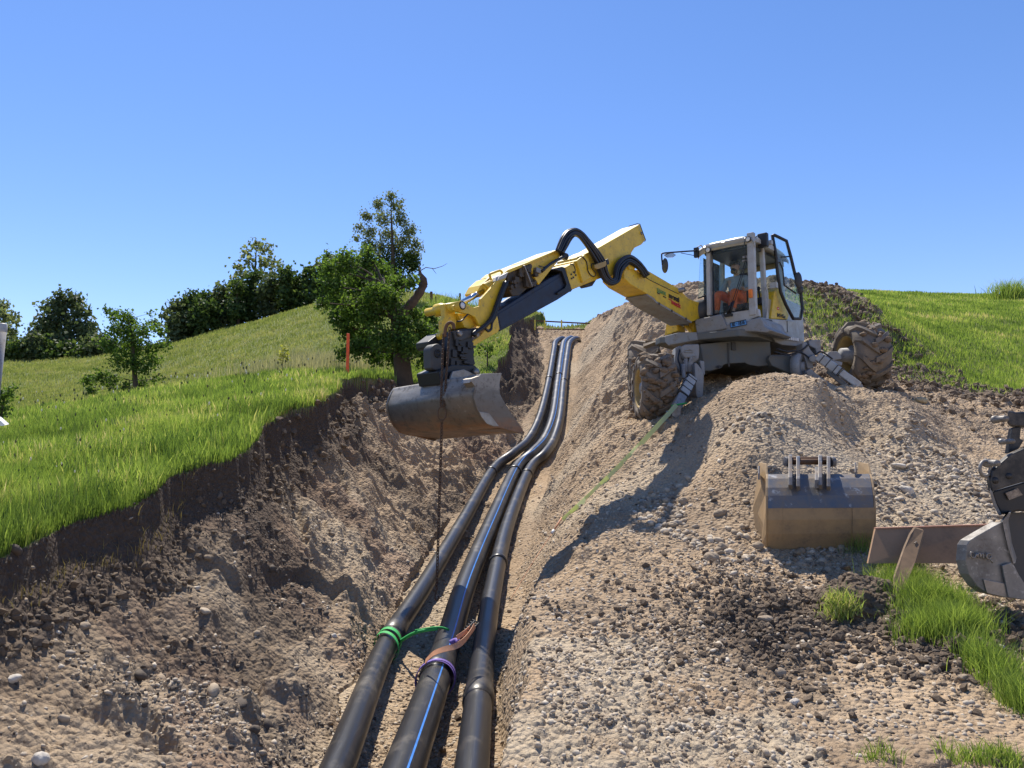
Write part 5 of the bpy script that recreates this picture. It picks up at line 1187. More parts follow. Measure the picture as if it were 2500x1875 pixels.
# ---- straps
M_GSTRAP = plain('green_webbing', (.03, .36, .08), .7); M_LSTRAP = m_leaf('pale_green_strap', [(0, (.64, .72, .48)), (1, (.7, .78, .55))], .5)
M_OSTRAP = plain('orange_webbing', (.62, .30, .16), .7); M_PSTRAP = plain('purple_webbing', (.16, .10, .36), .7)
def ribbon(pts, w, side, th=.004):
    mb = MB(); pts = [Vector(p) for p in pts]; vs = []; n = len(pts)
    for i, p in enumerate(pts):
        s = side(i) if callable(side) else Vector(side); t = (pts[min(i + 1, n - 1)] - pts[max(i - 1, 0)]).normalized(); s = (s - t * s.dot(t)).normalized(); u = t.cross(s)
        vs += [p - s * w / 2, p + s * w / 2, p + s * w / 2 + u * th, p - s * w / 2 + u * th]
    fs = [(4 * i + a, 4 * i + (a + 1) % 4, 4 * i + 4 + (a + 1) % 4, 4 * i + 4 + a) for i in range(n - 1) for a in range(4)] + [(0, 1, 2, 3), (4 * n - 1, 4 * n - 2, 4 * n - 3, 4 * n - 4)]
    return mb.add(vs, fs)
def wrap(path, Y, R, skew, a0=0, a1=6.2832, n=40, fall=0):
    i = nearest(path, Y); t = (path[i + 1] - path[i - 1]).normalized(); s = t.cross(EZ).normalized(); u = s.cross(t); c = path[i]
    return [c + (s * math.cos(q) + u * math.sin(q)) * R + t * (skew * math.cos(q) + fall * math.sin(q)) for q in np.linspace(a0, a1, n)], t, s, u, c
R0 = .105
pts, t, s, u, c = wrap(paths[0], 7.32, R0 + .020, -.05)
gs_ = ribbon(pts, .065, t).build('lashing_strap', M_GSTRAP); tag(gs_, 'green sling wrapped around the left pipe and pulled to the middle pipe', 'strap')
pts2, *_ = wrap(paths[0], 7.22, R0 + .026, -.09); ribbon(pts2, .05, t).build('second_turn', M_GSTRAP, gs_)
e0 = P(*crop(880, 1400, K)(740, 800), 7.12); e1 = P(*crop(880, 1400, K)(1040, 745), 7.05)
mb = MB(); mb.tube(smooth_path([c + s * (R0 * .9) - t * .04, e0, e1], 5), .016, 6); mb.tube(smooth_path([e0 + EZ * .02, e1 + EZ * .012, e1 + Vector((.1, .05, -.02))], 5), .011, 6)
mb.build('strap_tail', M_GSTRAP, gs_)
cS = crop(880, 1400, K)
pts, t, s, u, c = wrap(paths[1], 6.28, .158, .03)
ps = ribbon(pts, .055, t).build('ratchet_strap', M_PSTRAP); tag(ps, 'purple and orange ratchet strap round the thick middle pipe', 'strap')
pts, *_ = wrap(paths[1], 6.36, .163, .06); ribbon(pts, .04, t).build('second_turn', M_PSTRAP, ps)
op = smooth_path([P(*cS(880, 1190), 6.08), P(*cS(985, 1085), 6.0), P(*cS(1130, 1025), 5.95), P(*cS(1290, 980), 5.95), P(*cS(1400, 900), 6.02), P(*cS(1500, 770), 6.15), P(*cS(1540, 700), 6.2)], 5)
ribbon(op, .045, Vector((.2, .5, .8))).build('orange_band', M_OSTRAP, ps)
op = smooth_path([P(*cS(1300, 870), 6.05), P(*cS(1400, 800), 6.12), P(*cS(1480, 730), 6.2)], 5); ribbon(op, .035, Vector((.2, .5, .8))).build('orange_band', M_OSTRAP, ps)
mb = MB(); a, b = P(*cS(1470, 720), 6.18), P(*cS(1590, 690), 6.24); a2, b2 = P(*cS(1430, 760), 6.16), P(*cS(1540, 640), 6.26)
for k in range(5):
    f = k / 4; mb.tube([a2.lerp(b2, f) + Vector((-.02, 0, .01)), a2.lerp(b2, f) + Vector((.035, 0, -.015))], .006, 6)
mb.tube([a2, b2], .006, 6); mb.tube([a2 + Vector((.035, 0, -.015)), b2 + Vector((.035, 0, -.015))], .006, 6); mb.build('buckle', M_DGREY, ps)
mb = MB(); mb.tube(smooth_path([P(*cS(1210, 940), 6.1), P(*cS(1290, 905), 6.1), P(*cS(1330, 935), 6.05)], 4), .022, 8); mb.build('knot', M_PSTRAP, ps)
q0 = P(1652, 988, 11.75); q1 = G(1372, 1275) + EZ * .06
pts = []
for f in np.linspace(0, 1, 16):
    pu, pv = 1652 + (1375 - 1652) * f, 988 + (1270 - 988) * f + 8 * math.sin(math.pi * f); yl = q0.y + (q1.y - q0.y) * f; pts.append(P(pu, pv, min(yl, G(pu, pv, 5).y - .06)))
ts = ribbon(pts, .070, lambda i: pts[i].normalized().cross((pts[min(i + 1, 15)] - pts[max(i - 1, 0)]).normalized())).build('tension_strap', M_LSTRAP); tag(ts, 'pale green strap stretched from the excavator leg down to the trench lip', 'strap')
mb = MB(); mb.tube([q0 + Vector((math.cos(q) * .12 + .06, math.sin(q) * .10 + .10, .02 * math.cos(q) + .01)) for q in np.linspace(0, 6.28, 17)[:-1]], .013, 6, closed=True); mb.build('loop_round_leg', M_GSTRAP, ts)
q2 = G(1350, 1308) + EZ * .05; q3 = G(1245, 1470) + EZ * .02
MB().tube([q1, q2], .012, 8).build('orange_end', M_OSTRAP, ts)
MB().lathe(q2, (q2 - q1), [(-.03, 0), (-.03, .02), (.03, .02), (.03, 0)], 10).build('shackle', M_WHITE, ts)
o = MB().tube(smooth_path([q2, q2.lerp(q3, .5) + EZ * .02, q3], 6), .004, 6).build('thin_cable', M_OSTRAP, None); tag(o, 'thin brownish cable running from the green strap to the right pipe', 'cable')
# ---- orange stake, posts, barrier, markers
M_ORANGE = plain('orange_paint', (.85, .10, .015), .5)
b0 = G(848, 922); o = MB().beam(b0 - EZ * .1, P(850, 814, b0.y), .062, .03, U).build('survey_stake', M_ORANGE, None, .004); tag(o, 'tall bright orange survey stake standing in the grass left of the old tree', 'stake')
b0 = P(-12, 960, 5.5); b1 = P(5, 792, 5.5)
o = MB().cyl(P(-30, 1120, 5.5), b1, .034, 20).build('metal_post', M_GREY2); tag(o, 'grey metal post with a cap cut by the left edge of the picture', 'post')
MB().lathe(b1, EZ, [(-.06, .036), (.0, .036), (.006, .03), (.006, 0)], 20).build('post_cap', M_GREY, o)
o = MB().prism([P(-8, 1020, 5.3), P(2, 1028, 5.3), P(13, 1038, 5.3), P(4, 1040, 5.3), P(-10, 1036, 5.3)], Vector((0, .04, .01))).build('white_tag', M_WHITE); tag(o, 'small white plastic scrap at the left edge above the grass', 'plastic scrap')
M_YPOST = plain('yellow_post', (.62, .52, .05), .5)
bar_ = empty('barrier', 'low barrier of brown rails on yellow posts across the trench top', 'barrier', P(1371, 803, 34))
def rb(o): return reparent(o, bar_)
rb(MB().beam(P(1286, 782, 34.2), P(1440, 790, 34.0), .05, .06, EZ).build('rail', M_RUST)); rb(MB().beam(P(1300, 803, 34), P(1428, 805, 34), .04, .05, EZ).build('rail', M_RUST))
for px_ in (1306, 1330, 1371): rb(MB().beam(P(px_, 806, 33.9), P(px_, 781, 33.9), .07, .04, U).build('post', M_YPOST))
o = MB().lathe(G(687, 916) , EZ, [(0, .09), (.10, .09), (.12, .07), (.12, 0)], 14).build('marker_stone', M_DGREY); tag(o, 'small grey marker stone in the grass under the yellow sapling', 'stone')
lab = {1053: 'tallest dark fence post on the hill crest right of the tree', 1063: 'short thin fence post beside the tallest one on the crest', 1123: 'lone dark fence post on the crest above the excavator arm'}
for px_, top, wpx in ((1053, 712, .16), (1063, 724, .08), (1123, 716, .14)):
    b0 = G(px_, 745); o = MB().beam(b0 - EZ * .2, P(px_, top, b0.y), wpx, wpx, U).build('fence_post', M_RUST, None, .02)
    tag(o, lab[px_], 'fence post', 'fence posts along the hill crest')
# ---- sod lump
q = G(2086, 1515); sod = empty('turf_sod', 'upturned clod of dark soil with a fringe of grass on its left', 'sod', q)
mb = MB()
bmx = bmesh.new(); bmesh.ops.create_icosphere(bmx, subdivisions=5, radius=1); vv = np.array([v.co[:] for v in bmx.verts]); ff = [tuple(v.index for v in f.verts) for f in bmx.faces]; bmx.free()
nz = .9 + .45 * fbm(vv[:, 0] * 1.2 + vv[:, 2], vv[:, 1] * 1.2 - vv[:, 2] * .7, .6, 4, 301) + .55 * np.abs(fbm(vv[:, 0] + 2 * vv[:, 2], vv[:, 1] * 1.5 + 4, .22, 3, 302))
vv = vv * nz[:, None] * np.array([.20, .16, .15]) + np.array([.04, .12, .08]); MB().add([tuple(p) for p in vv], ff, True).build('soil_lump', M_SOIL, sod)
n = 900; cx = rng.normal(-.10, .06, n); cy = rng.normal(.0, .05, n); cz = rng.normal(.10, .05, n); Vb, Fb = blades(cx, cy, cz, np.full(n, .08) * rng.uniform(.5, 1.3, n), np.full(n, .006), 1.6)
o = np_mesh('grass_fringe', Vb, Fb, M_GRASS, False, {'tone': np.repeat(np.clip(rng.random(n) * .6 + .4, 0, 1), 5)}); o.parent = sod
o = MB(); n = 0
# ---- singled-out stones
SL = [(2246, 975, 18, .55, 'flat ochre boulder in the dirt just right of the big right wheel', 'ochre'), (2055, 1006, 9, .9, 'round tan stone alone on the smooth patch above the loose bucket', ''),
      (1761, 1248, 18, .6, 'oval brown stone below the shadow of the mirror', ''), (1736, 1362, 17, .9, 'big rough brown stone left of the loose bucket', ''), (1762, 1336, 12, 1.0, 'upright rounded stone touching the big rough brown one', ''),
      (1580, 1230, 10, .8, 'pale rounded cobble at the left end of the shaded row', ''), (1668, 1223, 10, 1.0, 'egg shaped grey cobble in the middle of the slope', ''), (1647, 1252, 11, .8, 'wedge shaped cobble under the egg shaped grey one', ''),
      (30, 1653, 17, .6, 'broken whitish rock in the left wall near the picture edge', 'pale'), (100, 1850, 17, .9, 'white pointed rock at the bottom left corner', 'pale'), (203, 1525, 14, .6, 'smooth oval stone set in the left wall', ''),
      (815, 1553, 7, 1.0, 'tiny white stone at the foot of the left wall', 'pale'), (2214, 1194, 17, .7, 'grey-white boulder on the gravel between both buckets', 'pale'), (2192, 1132, 20, .35, 'long flat pale stone lying on the gravel above the panel', 'pale'),
      (1851, 1332, 13, .9, 'brown stone against the lower left corner of the loose bucket', ''), (1905, 1642, 14, .9, 'round grey stone in the dark crumbly soil at the lower middle', ''), (1868, 1507, 18, .5, 'flat tan stone in front of the dark soil heap', ''),
      (1940, 1712, 11, .8, 'pale yellowish stone left of the crack in the ground', 'pale'), (2350, 1650, 12, .6, 'grey flat stone beside the lower grass', '')]
def tinted(nm, c1_, c2_):
    m, t, b = _nodes(nm); v = _coord(t); n_ = _noise(t, 9, 6, .7, v); t.links.new(_ramp(t, n_, [(.35, c1_), (.7, c2_)]), b.inputs['Base Color']); b.inputs['Roughness'].default_value = .85
    _bump(t, b, _noise(t, 40, 5, .7, v), .6, .01); return m
MS = {'': tinted('brown_stone', (.24, .18, .12), (.36, .29, .21)), 'pale': tinted('pale_stone', (.42, .37, .30), (.62, .57, .49)), 'ochre': tinted('ochre_stone', (.36, .26, .13), (.50, .39, .22))}
for i, (px_, r_, rp, fl_, lb_, kind) in enumerate(SL):
    q = G(px_, r_ + rp * .4); R_ = rp / F * q.y; bmx = bmesh.new(); bmesh.ops.create_icosphere(bmx, subdivisions=4, radius=1)
    vv = np.array([v.co[:] for v in bmx.verts]); ff = [tuple(v.index for v in f.verts) for f in bmx.faces]; bmx.free()
    nz = 1 + .28 * fbm(vv[:, 0] * 1.1 + vv[:, 2] * .7 + i * 5, vv[:, 1] * 1.1 - vv[:, 2] * .6, .9, 3, 320 + i) + .05 * fbm(vv[:, 0] + vv[:, 2], vv[:, 1] - vv[:, 2], .2, 3, 400)
    vv = vv * nz[:, None] * np.array([R_ * 1.1, R_ * .8, R_ * fl_])
    o = MB().add([tuple(p) for p in vv], ff, True).build('stone', MS[kind]); o.location = q + Vector((0, 0, R_ * fl_ * .25)); o.rotation_euler = (rn.uniform(-.2, .2), rn.uniform(-.25, .25), rn.uniform(0, .6)); tag(o, lb_, 'stone')
# ================================================================== TREES
M_BARK = worn('bark', (.10, .075, .055), (.05, .04, .03), .6, .95, scale=7, bump=.9)
def leafset(centres, radii, n_each, size, seed, shell=.55, clump=9, droop=0.0):
    r = np.random.default_rng(seed); C = []; 
    for c, R_, n in zip(centres, radii, n_each):
        k = max(1, n // clump); d = r.normal(0, 1, (k, 3)); d /= np.linalg.norm(d, axis=1)[:, None]
        rad_ = R_ * (shell + (1 - shell) * r.random(k)) * r.uniform(.55, 1.12, k); cc = np.array(c) + d * rad_[:, None] * np.array([1, 1, .92])
        j = np.repeat(cc, clump, 0) + r.normal(0, R_ * .13 + size * .6, (k * clump, 3)); C.append(j)
    C = np.concatenate(C); n = len(C); a = r.normal(0, 1, (n, 3)); a[:, 2] -= droop; a /= np.linalg.norm(a, axis=1)[:, None]
    b = r.normal(0, 1, (n, 3)); b -= a * (a * b).sum(1)[:, None]; b /= np.linalg.norm(b, axis=1)[:, None]
    s = size * r.uniform(.6, 1.25, n)[:, None]; L = a * s; Wd = b * s * .42; N = np.cross(a, b) * s * .12
    V = np.stack([C - L * .5, C + Wd + N, C + L * .5, C - Wd + N], 1).reshape(-1, 3)
    f = np.array([[0, 1, 2], [0, 2, 3]]); Fc = (f[None] + (np.arange(n) * 4)[:, None, None]).reshape(-1, 3)
    cl = np.repeat(r.random(n // clump + 1), clump)[:n]; tone = np.clip(.5 * r.random(n) + .5 * cl, 0, 1); return V, Fc, np.repeat(tone, 4)
M_LEAF = m_leaf('apple_leaves', [(0, (.04, .08, .018)), (.5, (.085, .16, .03)), (.85, (.16, .26, .05)), (1, (.25, .34, .09))], .5)
M_LEAFD = m_leaf('dark_leaves', [(0, (.03, .06, .018)), (.6, (.065, .115, .03)), (1, (.14, .20, .06))], .4)
M_LEAFP = m_leaf('pale_leaves', [(0, (.09, .12, .05)), (.6, (.15, .19, .085)), (1, (.27, .31, .17))], .45)
M_LEAFB = m_leaf('bluish_leaves', [(0, (.045, .07, .035)), (.6, (.09, .13, .06)), (1, (.17, .21, .11))], .4)
M_LEAFY = m_leaf('yellow_leaves', [(0, (.22, .26, .04)), (1, (.40, .42, .10))], .5)
def tree(name, label, cat, base, trunk, blobs, lsz, mat, density, group=None, tr0=.15, seed=1, twig=True, dY=None, droop=0.0, crown='crown', shell=.55):
    "base px,row,Y; trunk [(px,row,radius m)]; blobs [(px,row,rpx)]"
    Y = base[2]; rn = random.Random(seed); org = P(*base); e = empty(name, label, cat, org, group)
    tp = [P(u, v, Y) - org for u, v, _ in trunk]; mb = MB(); path = smooth_path([tp[0] - EZ * .3] + tp, 4); rr = np.interp(np.linspace(0, 1, len(path)), np.linspace(0, 1, len(trunk) + 1), [trunk[0][2] * 1.25] + [t_[2] for t_ in trunk])
    mb.tube(path, list(rr), 10); cs = []; rs = []; ns = []
    spread = max(abs(b[0] - base[0]) for b in blobs) / F * Y
    for i, (u, v, r_) in enumerate(blobs):
        R_ = r_ / F * Y; yy_ = Y + (rn.uniform(-1, 1) * (dY if dY is not None else spread * .55)); c = P(u, v, yy_) - org; cs.append(tuple(c)); rs.append(R_); ns.append(max(27, int(density * (24 if lsz > .3 else 15) * R_ ** 1.6 / lsz ** 1.6)))
        if twig:
            a = min(path[len(path) // 4:], key=lambda p: (p - c).length + max(0, p.z - c.z + .3 * R_) * 2); m_ = a.lerp(c, .5) + EZ * R_ * .3
            r0 = max(.008, trunk[-1][2] * .55); mb.tube(smooth_path([a, m_, c], 4), list(np.linspace(r0, r0 * .3, 9)), 6)
            for k in range(4):
                d = Vector((rn.gauss(0, 1), rn.gauss(0, 1), rn.gauss(.3, 1))).normalized() * R_ * 1.0; mb.tube([m_.lerp(c, .6), c + d * .5 + EZ * .05 * R_, c + d], [r0 * .35, r0 * .22, r0 * .1], 4)
    mb.build('trunk', M_BARK, e, fix=False)
    V, Fc, tone = leafset(cs, rs, ns, lsz, seed, shell, droop=droop); o = np_mesh(crown, V, Fc, mat, False, {'tone': tone}); o.parent = e; return e
b = G(985, 947); ft = tree('fruit_tree', 'old leafy fruit tree with a thick broken dead limb at the trench edge', 'tree', (985, 950, b.y),
    [(987, 950, .26), (983, 900, .23), (978, 850, .21), (972, 800, .18), (960, 750, .12), (940, 700, .07)],
    [(800, 662, 28), (845, 640, 30), (892, 640, 30), (930, 668, 32), (972, 690, 26), (815, 700, 30), (868, 695, 38), (920, 720, 36), (785, 740, 14), (858, 755, 34), (905, 765, 36), (800, 625, 12), (895, 612, 14),
     (845, 805, 26), (890, 825, 36), (940, 830, 38), (1035, 815, 32), (1050, 770, 26), (1012, 770, 22), (1030, 840, 28), (1068, 800, 18), (865, 850, 26), (918, 862, 32), (960, 875, 22), (1040, 868, 16), (835, 862, 14), (990, 835, 30), (1005, 690, 14), (900, 705, 30), (955, 730, 30), (985, 790, 24), (955, 695, 20), (880, 765, 34), (825, 770, 28), (820, 735, 26), (1000, 850, 26)],
    .085, M_LEAF, 5.2, tr0=.2, seed=4)
org = ft.location; mb = MB(); Yt = b.y
mb.tube(smooth_path([P(u, v, Yt - .15) - org for u, v in ((972, 800), (985, 765), (1010, 735), (1030, 705), (1035, 690))], 4), list(np.linspace(.14, .10, 17) * (1 + .12 * np.sin(np.arange(17) * 1.9))), 9)
mb.tube([P(u, v, Yt - .15) - org for u, v in ((1035, 695), (1034, 682), (1026, 668), (1024, 650))], [.11, .10, .05, .008], 6); mb.tube([P(u, v, Yt - .12) - org for u, v in ((1033, 700), (1020, 685), (1015, 672))], [.10, .06, .02], 6)
mb.build('dead_limb', worn('dead_wood', (.12, .085, .06), (.04, .03, .024), .5, .95, scale=8, bump=.9), ft)
mb = MB(); mb.tube([P(u, v, Yt - .1) - org for u, v in ((1028, 660), (1040, 653), (1060, 656), (1080, 650), (1092, 643))], [.014, .012, .01, .007, .004], 5); mb.tube([P(u, v, Yt - .1) - org for u, v in ((1055, 655), (1065, 668))], [.008, .004], 4)
mb.tube([P(u, v, Yt - .1) - org for u, v in ((1024, 652), (1027, 638), (1031, 630))], [.008, .006, .003], 4); mb.build('bare_twig', M_BARK, ft)
tree('young_tree', 'small spreading young tree standing alone on the left meadow', 'tree', (332, 960, 25), [(332, 960, .09), (328, 900, .08), (325, 850, .07), (318, 800, .045), (300, 765, .02)],
     [(268, 758, 12), (285, 772, 16), (308, 775, 16), (325, 783, 13), (285, 805, 24), (318, 815, 30), (352, 805, 20), (378, 790, 13), (392, 808, 14), (370, 765, 5), (262, 838, 20), (305, 850, 32), (348, 850, 28), (298, 885, 26), (345, 890, 28), (375, 880, 16),
      (245, 922, 20), (215, 932, 16), (222, 955, 12), (272, 930, 18), (308, 945, 16), (345, 938, 16), (375, 925, 8), (405, 840, 13), (388, 845, 12), (395, 925, 4)], .10, M_LEAF, 3.4, seed=7, dY=.6)
tree('lime_tree', 'large rounded dark green tree on the far left skyline', 'tree', (163, 870, 76), [(163, 875, .38), (163, 830, .3), (160, 780, .18), (158, 740, .07)],
     [(155, 728, 18), (135, 745, 18), (180, 738, 20), (200, 765, 20), (112, 785, 18), (150, 775, 32), (218, 800, 16), (90, 815, 20), (130, 810, 30), (185, 800, 26), (205, 825, 22), (105, 838, 24), (150, 835, 26), (105, 750, 8)], .42, M_LEAFB, 3.6, 'trees on the skyline', seed=9, dY=2)
tree('birch_tree', 'drooping birch cut by the left edge behind the metal post', 'tree', (8, 880, 80), [(8, 885, .25), (10, 820, .16), (12, 750, .05)], [(12, 745, 12), (8, 770, 16), (30, 775, 12), (5, 805, 18), (30, 812, 12), (42, 788, 6), (15, 840, 22), (38, 840, 10)], .36, M_LEAFP, 3.0, 'trees on the skyline', seed=10, dY=2, droop=.6)
tree('maple_tree', 'light airy tree rising above the middle of the hedge', 'tree', (622, 700, 74), [(622, 740, .2), (622, 680, .14), (624, 640, .08), (626, 600, .03)], [(598, 618, 11), (625, 600, 15), (650, 612, 13), (668, 640, 11), (583, 650, 11), (612, 635, 12), (645, 645, 12), (680, 650, 8), (595, 675, 14), (630, 668, 12), (575, 690, 12)], .42, M_LEAFP, 2.2, 'trees on the skyline', seed=11, dY=1.5, shell=.4)
tt = tree('tall_tree', 'tall feathery tree with an ivy clad lower trunk behind the old fruit tree', 'tree', (962, 735, 48), [(962, 745, .25), (960, 660, .17), (958, 590, .09), (955, 520, .04), (955, 475, .015)],
     [(952, 480, 15), (925, 500, 17), (968, 502, 20), (896, 528, 18), (938, 535, 25), (980, 535, 22), (1002, 562, 20), (875, 558, 12), (902, 568, 21), (948, 575, 27), (988, 588, 25), (1016, 598, 18), (868, 583, 9), (925, 605, 24), (1018, 625, 15), (900, 600, 17), (965, 610, 26)], .15, M_LEAFP, 2.9, 'trees on the skyline', seed=12, dY=1.2, droop=.5, shell=.4)
org = Vector(tt.location); cs = [tuple(P(u, v, 48.2) - org) for u, v in ((940, 632), (980, 640), (918, 655), (1000, 628), (962, 668), (1008, 650), (940, 690), (985, 690))]
V, Fc, tone = leafset(cs, [.75, .75, .65, .5, .8, .45, .8, .7], [500] * 8, .17, 31, .4); o = np_mesh('ivy', V, Fc, M_LEAFD, False, {'tone': tone}); o.parent = tt
tree('sapling', 'tiny yellow-leaved sapling in the middle of the left meadow', 'sapling', (690, 912, 20), [(690, 915, .014), (690, 890, .012), (691, 862, .006)], [(690, 850, 6), (698, 862, 7), (684, 868, 7), (700, 875, 6), (688, 880, 5)], .07, M_LEAFY, 2.2, seed=13, dY=.05)
tree('thorn_bush', 'leafy bush cut by the left edge below the metal post', 'bush', (-5, 1030, 8.2), [(-5, 1040, .02), (5, 1000, .015), (12, 960, .01)], [(2, 985, 16), (8, 965, 13), (22, 955, 9), (34, 945, 5), (14, 1000, 11), (0, 1010, 14), (30, 968, 4)], .04, M_LEAF, 2.4, seed=14, dY=.1)
tree('thorn_bush', 'green leafy shoots growing at the trench rim behind the coupler', 'bush', (1190, 860, 21), [(1190, 870, .02), (1190, 850, .015), (1192, 835, .01)], [(1180, 848, 10), (1200, 845, 10), (1215, 832, 8), (1170, 856, 8), (1192, 858, 9)], .09, M_LEAF, 2.2, seed=15, dY=.2)
tree('low_bush', 'low leafy shoots at the foot of the old fruit tree', 'bush', (1040, 900, 19.2), [(1040, 905, .02), (1042, 885, .015), (1045, 870, .01)], [(1035, 885, 12), (1050, 893, 11), (1025, 895, 9), (1052, 878, 8), (1062, 900, 8)], .08, M_LEAF, 2.2, seed=16, dY=.2)
# hedge shrubs
ordn = ['first', 'second', 'third', 'fourth', 'fifth', 'sixth', 'seventh', 'eighth', 'ninth', 'tenth', 'eleventh', 'twelfth', 'thirteenth']
hx = [432, 466, 502, 540, 580, 620, 662, 704, 748, 792, 836, 880, 922]
topr = np.interp(hx, [420, 450, 500, 560, 620, 680, 740, 800, 860, 930], [748, 728, 712, 690, 672, 664, 655, 642, 628, 640]); botr = np.interp(hx, [420, 500, 560, 700, 840, 930], [845, 818, 806, 772, 742, 728])
for i, u in enumerate(hx):
    rn2 = random.Random(50 + i); t_, b_ = topr[i] + rn2.uniform(-8, 8), botr[i]; hh = b_ - t_; Yh = 66 + rn2.uniform(-1, 1); w = 22
    bl = [(u + rn2.uniform(-4, 4), t_ + w * .7, w * .75), (u - 12, t_ + hh * .35, w), (u + 13, t_ + hh * .4, w), (u - 8, t_ + hh * .6, w * 1.05), (u + 12, t_ + hh * .68, w), (u - 2, b_ - w * .8, w * .95), (u + rn2.uniform(-14, 14), t_ + w * .4, w * .45)]
    tree('hedge_shrub', '%s dark shrub from the left in the hedge climbing the hill' % ordn[i], 'shrub', (u, b_, Yh), [(u, b_ + 3, .16), (u + 3, b_ - hh * .3, .12), (u - 2, b_ - hh * .6, .07)], bl, .36, M_LEAFD if i % 3 else M_LEAFB, 3.4, 'shrubs of the hillside hedge', seed=60 + i, dY=1.2)
low = [(48, 858, 22, 'shrub at the left edge under the birch'), (84, 845, 24, 'light topped shrub between the birch and the large tree'), (120, 862, 26, 'dark shrub at the left foot of the large tree'), (158, 866, 26, 'dark shrub right under the trunk of the large tree'),
       (196, 864, 24, 'dark shrub at the right foot of the large tree'), (234, 848, 26, 'light green rounded shrub behind the young tree'), (262, 862, 22, 'shadowy shrub just left of the young tree crown'), (8, 862, 20, 'half cut shrub behind the metal post')]
for i, (u, v, w, lb_) in enumerate(low):
    tree('field_shrub', lb_, 'shrub', (u, 888, 72), [(u, 890, .16), (u, 875, .12), (u, 860, .08)], [(u, v - w * .5, w * .7), (u - 10, v, w * .8), (u + 10, v + 2, w * .8), (u, v + w * .5, w * .9), (u + 14, v - 14, w * .5)], .38, M_LEAFB if 'light' in lb_ else M_LEAFD, 3.6, 'shrubs along the foot of the skyline trees', seed=90 + i, dY=1.2)
tuft('tall grass clump on the skyline at the right edge', [(P(2478, 725, 38).x, 38, .55, .5, 900)], 1.0, .03)
tuft('weedy stalks on the crest above the excavator arm', [(P(1105, 740, 44).x, 44, .9, .5, 260), (P(1085, 740, 46).x, 46, .5, .5, 60)], .9, .03)
# ================================================================== OPERATOR
def skin(name, nodes, edges, mat, parent, levels=2):
    me = bpy.data.meshes.new(name); me.from_pydata([n[0] for n in nodes], edges, []); o = bpy.data.objects.new(name, me); link(o, parent)
    m = o.modifiers.new('skin', 'SKIN'); 
    for v, n in zip(me.skin_vertices[0].data, nodes): r = n[1]; v.radius = r if isinstance(r, tuple) else (r, r)
    me.skin_vertices[0].data[0].use_root = True; m.use_smooth_shade = True
    s = o.modifiers.new('sub', 'SUBSURF'); s.levels = levels; s.render_levels = levels; me.materials.append(mat); return o
M_SKIN = plain('skin', (.42, .24, .16), .55); M_SHIRT = plain('grey_shirt', (.28, .32, .36), .85); M_TROU = plain('orange_trousers', (.80, .14, .03), .8); M_HAIR = plain('dark_hair', (.03, .022, .018), .9); M_CAP = plain('dark_cap', (.025, .03, .035), .8)
seat_c = fr(-.70, -.66, 2.96); pe_ = empty('person', 'bearded operator in grey shirt, orange trousers and dark cap sitting in the cab', 'person', seat_c)
def q_(s, l, z): return ED * s + EN * l + EZ * z
nodes = [(q_(0, 0, .10), .12), (q_(-.03, 0, .26), .115), (q_(-.05, 0, .43), .13), (q_(-.05, 0, .53), .055), (q_(-.02, 0, .60), .05)]
E_ = [(0, 1), (1, 2), (2, 3), (3, 4)]
for sg in (-1, 1):
    b0_ = len(nodes)
    nodes += [(q_(.02, sg * .10, .09), .085), (q_(.42, sg * .16, .14), .062), (q_(.50, sg * .16, -.26), .045), (q_(.58, sg * .16, -.30), .035)]; E_ += [(0, b0_), (b0_, b0_ + 1), (b0_ + 1, b0_ + 2), (b0_ + 2, b0_ + 3)]
    nodes += [(q_(-.05, sg * .19, .46), .055), (q_(.02, sg * .25, .24), .042), (q_(.26, sg * .28, .17), .032), (q_(.32, sg * .29, .19), .028)]; k = b0_ + 4; E_ += [(2, k), (k, k + 1), (k + 1, k + 2), (k + 2, k + 3)]
    for j in range(4):
        nodes += [(q_(.36, sg * (.265 + .018 * j), .20 + .004 * j), .009), (q_(.385 + .004 * (j % 2), sg * (.265 + .018 * j), .175), .008)]; E_ += [(k + 3, len(nodes) - 2), (len(nodes) - 2, len(nodes) - 1)]
    nodes += [(q_(.345, sg * .262, .225), .009)]; E_ += [(k + 3, len(nodes) - 1)]
body = skin('body', nodes, E_, M_SKIN, pe_)
hc = q_(.0, 0, .69)
hd = MB(); bmx = bmesh.new(); bmesh.ops.create_icosphere(bmx, subdivisions=3, radius=1); vs = []
for v in bmx.verts:
    x, y, z = v.co; w = 1 - .22 * max(0, -z) ; p = hc + ED * (x * .095 * (1 if x < 0 else .98)) + EN * y * .075 * w + EZ * z * .118; vs.append(p)
hd.add(vs, [tuple(v.index for v in f.verts) for f in bmx.faces], True); bmx.free()
hd.ico(hc + ED * .098 - EZ * .01, .014, .014, .028, 2); hd.ico(hc + EN * .076, .014, .02, .03, 2); hd.ico(hc - EN * .076, .014, .02, .03, 2); hd.build('head', M_SKIN, pe_)
mb = MB(); mb.ico(hc + ED * .045 - EZ * .085, .06, .062, .055, 3, .8, .05, 2); mb.ico(hc + ED * .085 - EZ * .045, .025, .04, .012, 2, .8); mb.build('beard', M_HAIR, pe_)
mb = MB(); mb.lathe(hc + EZ * .035, EZ + ED * .1, [(0, .100), (.05, .097), (.085, .07), (.10, 0)], 20); mb.prism([hc + EZ * .045 + ED * .08 + EN * .06, hc + EZ * .04 + ED * .165 + EN * .035, hc + EZ * .04 + ED * .165 - EN * .035, hc + EZ * .045 + ED * .08 - EN * .06], EZ * .012); mb.build('cap', M_CAP, pe_)
mb = MB()
for sg in (-1, 1): mb.ico(hc + ED * .086 + EN * sg * .03 + EZ * .015, .008, .012, .006, 2)
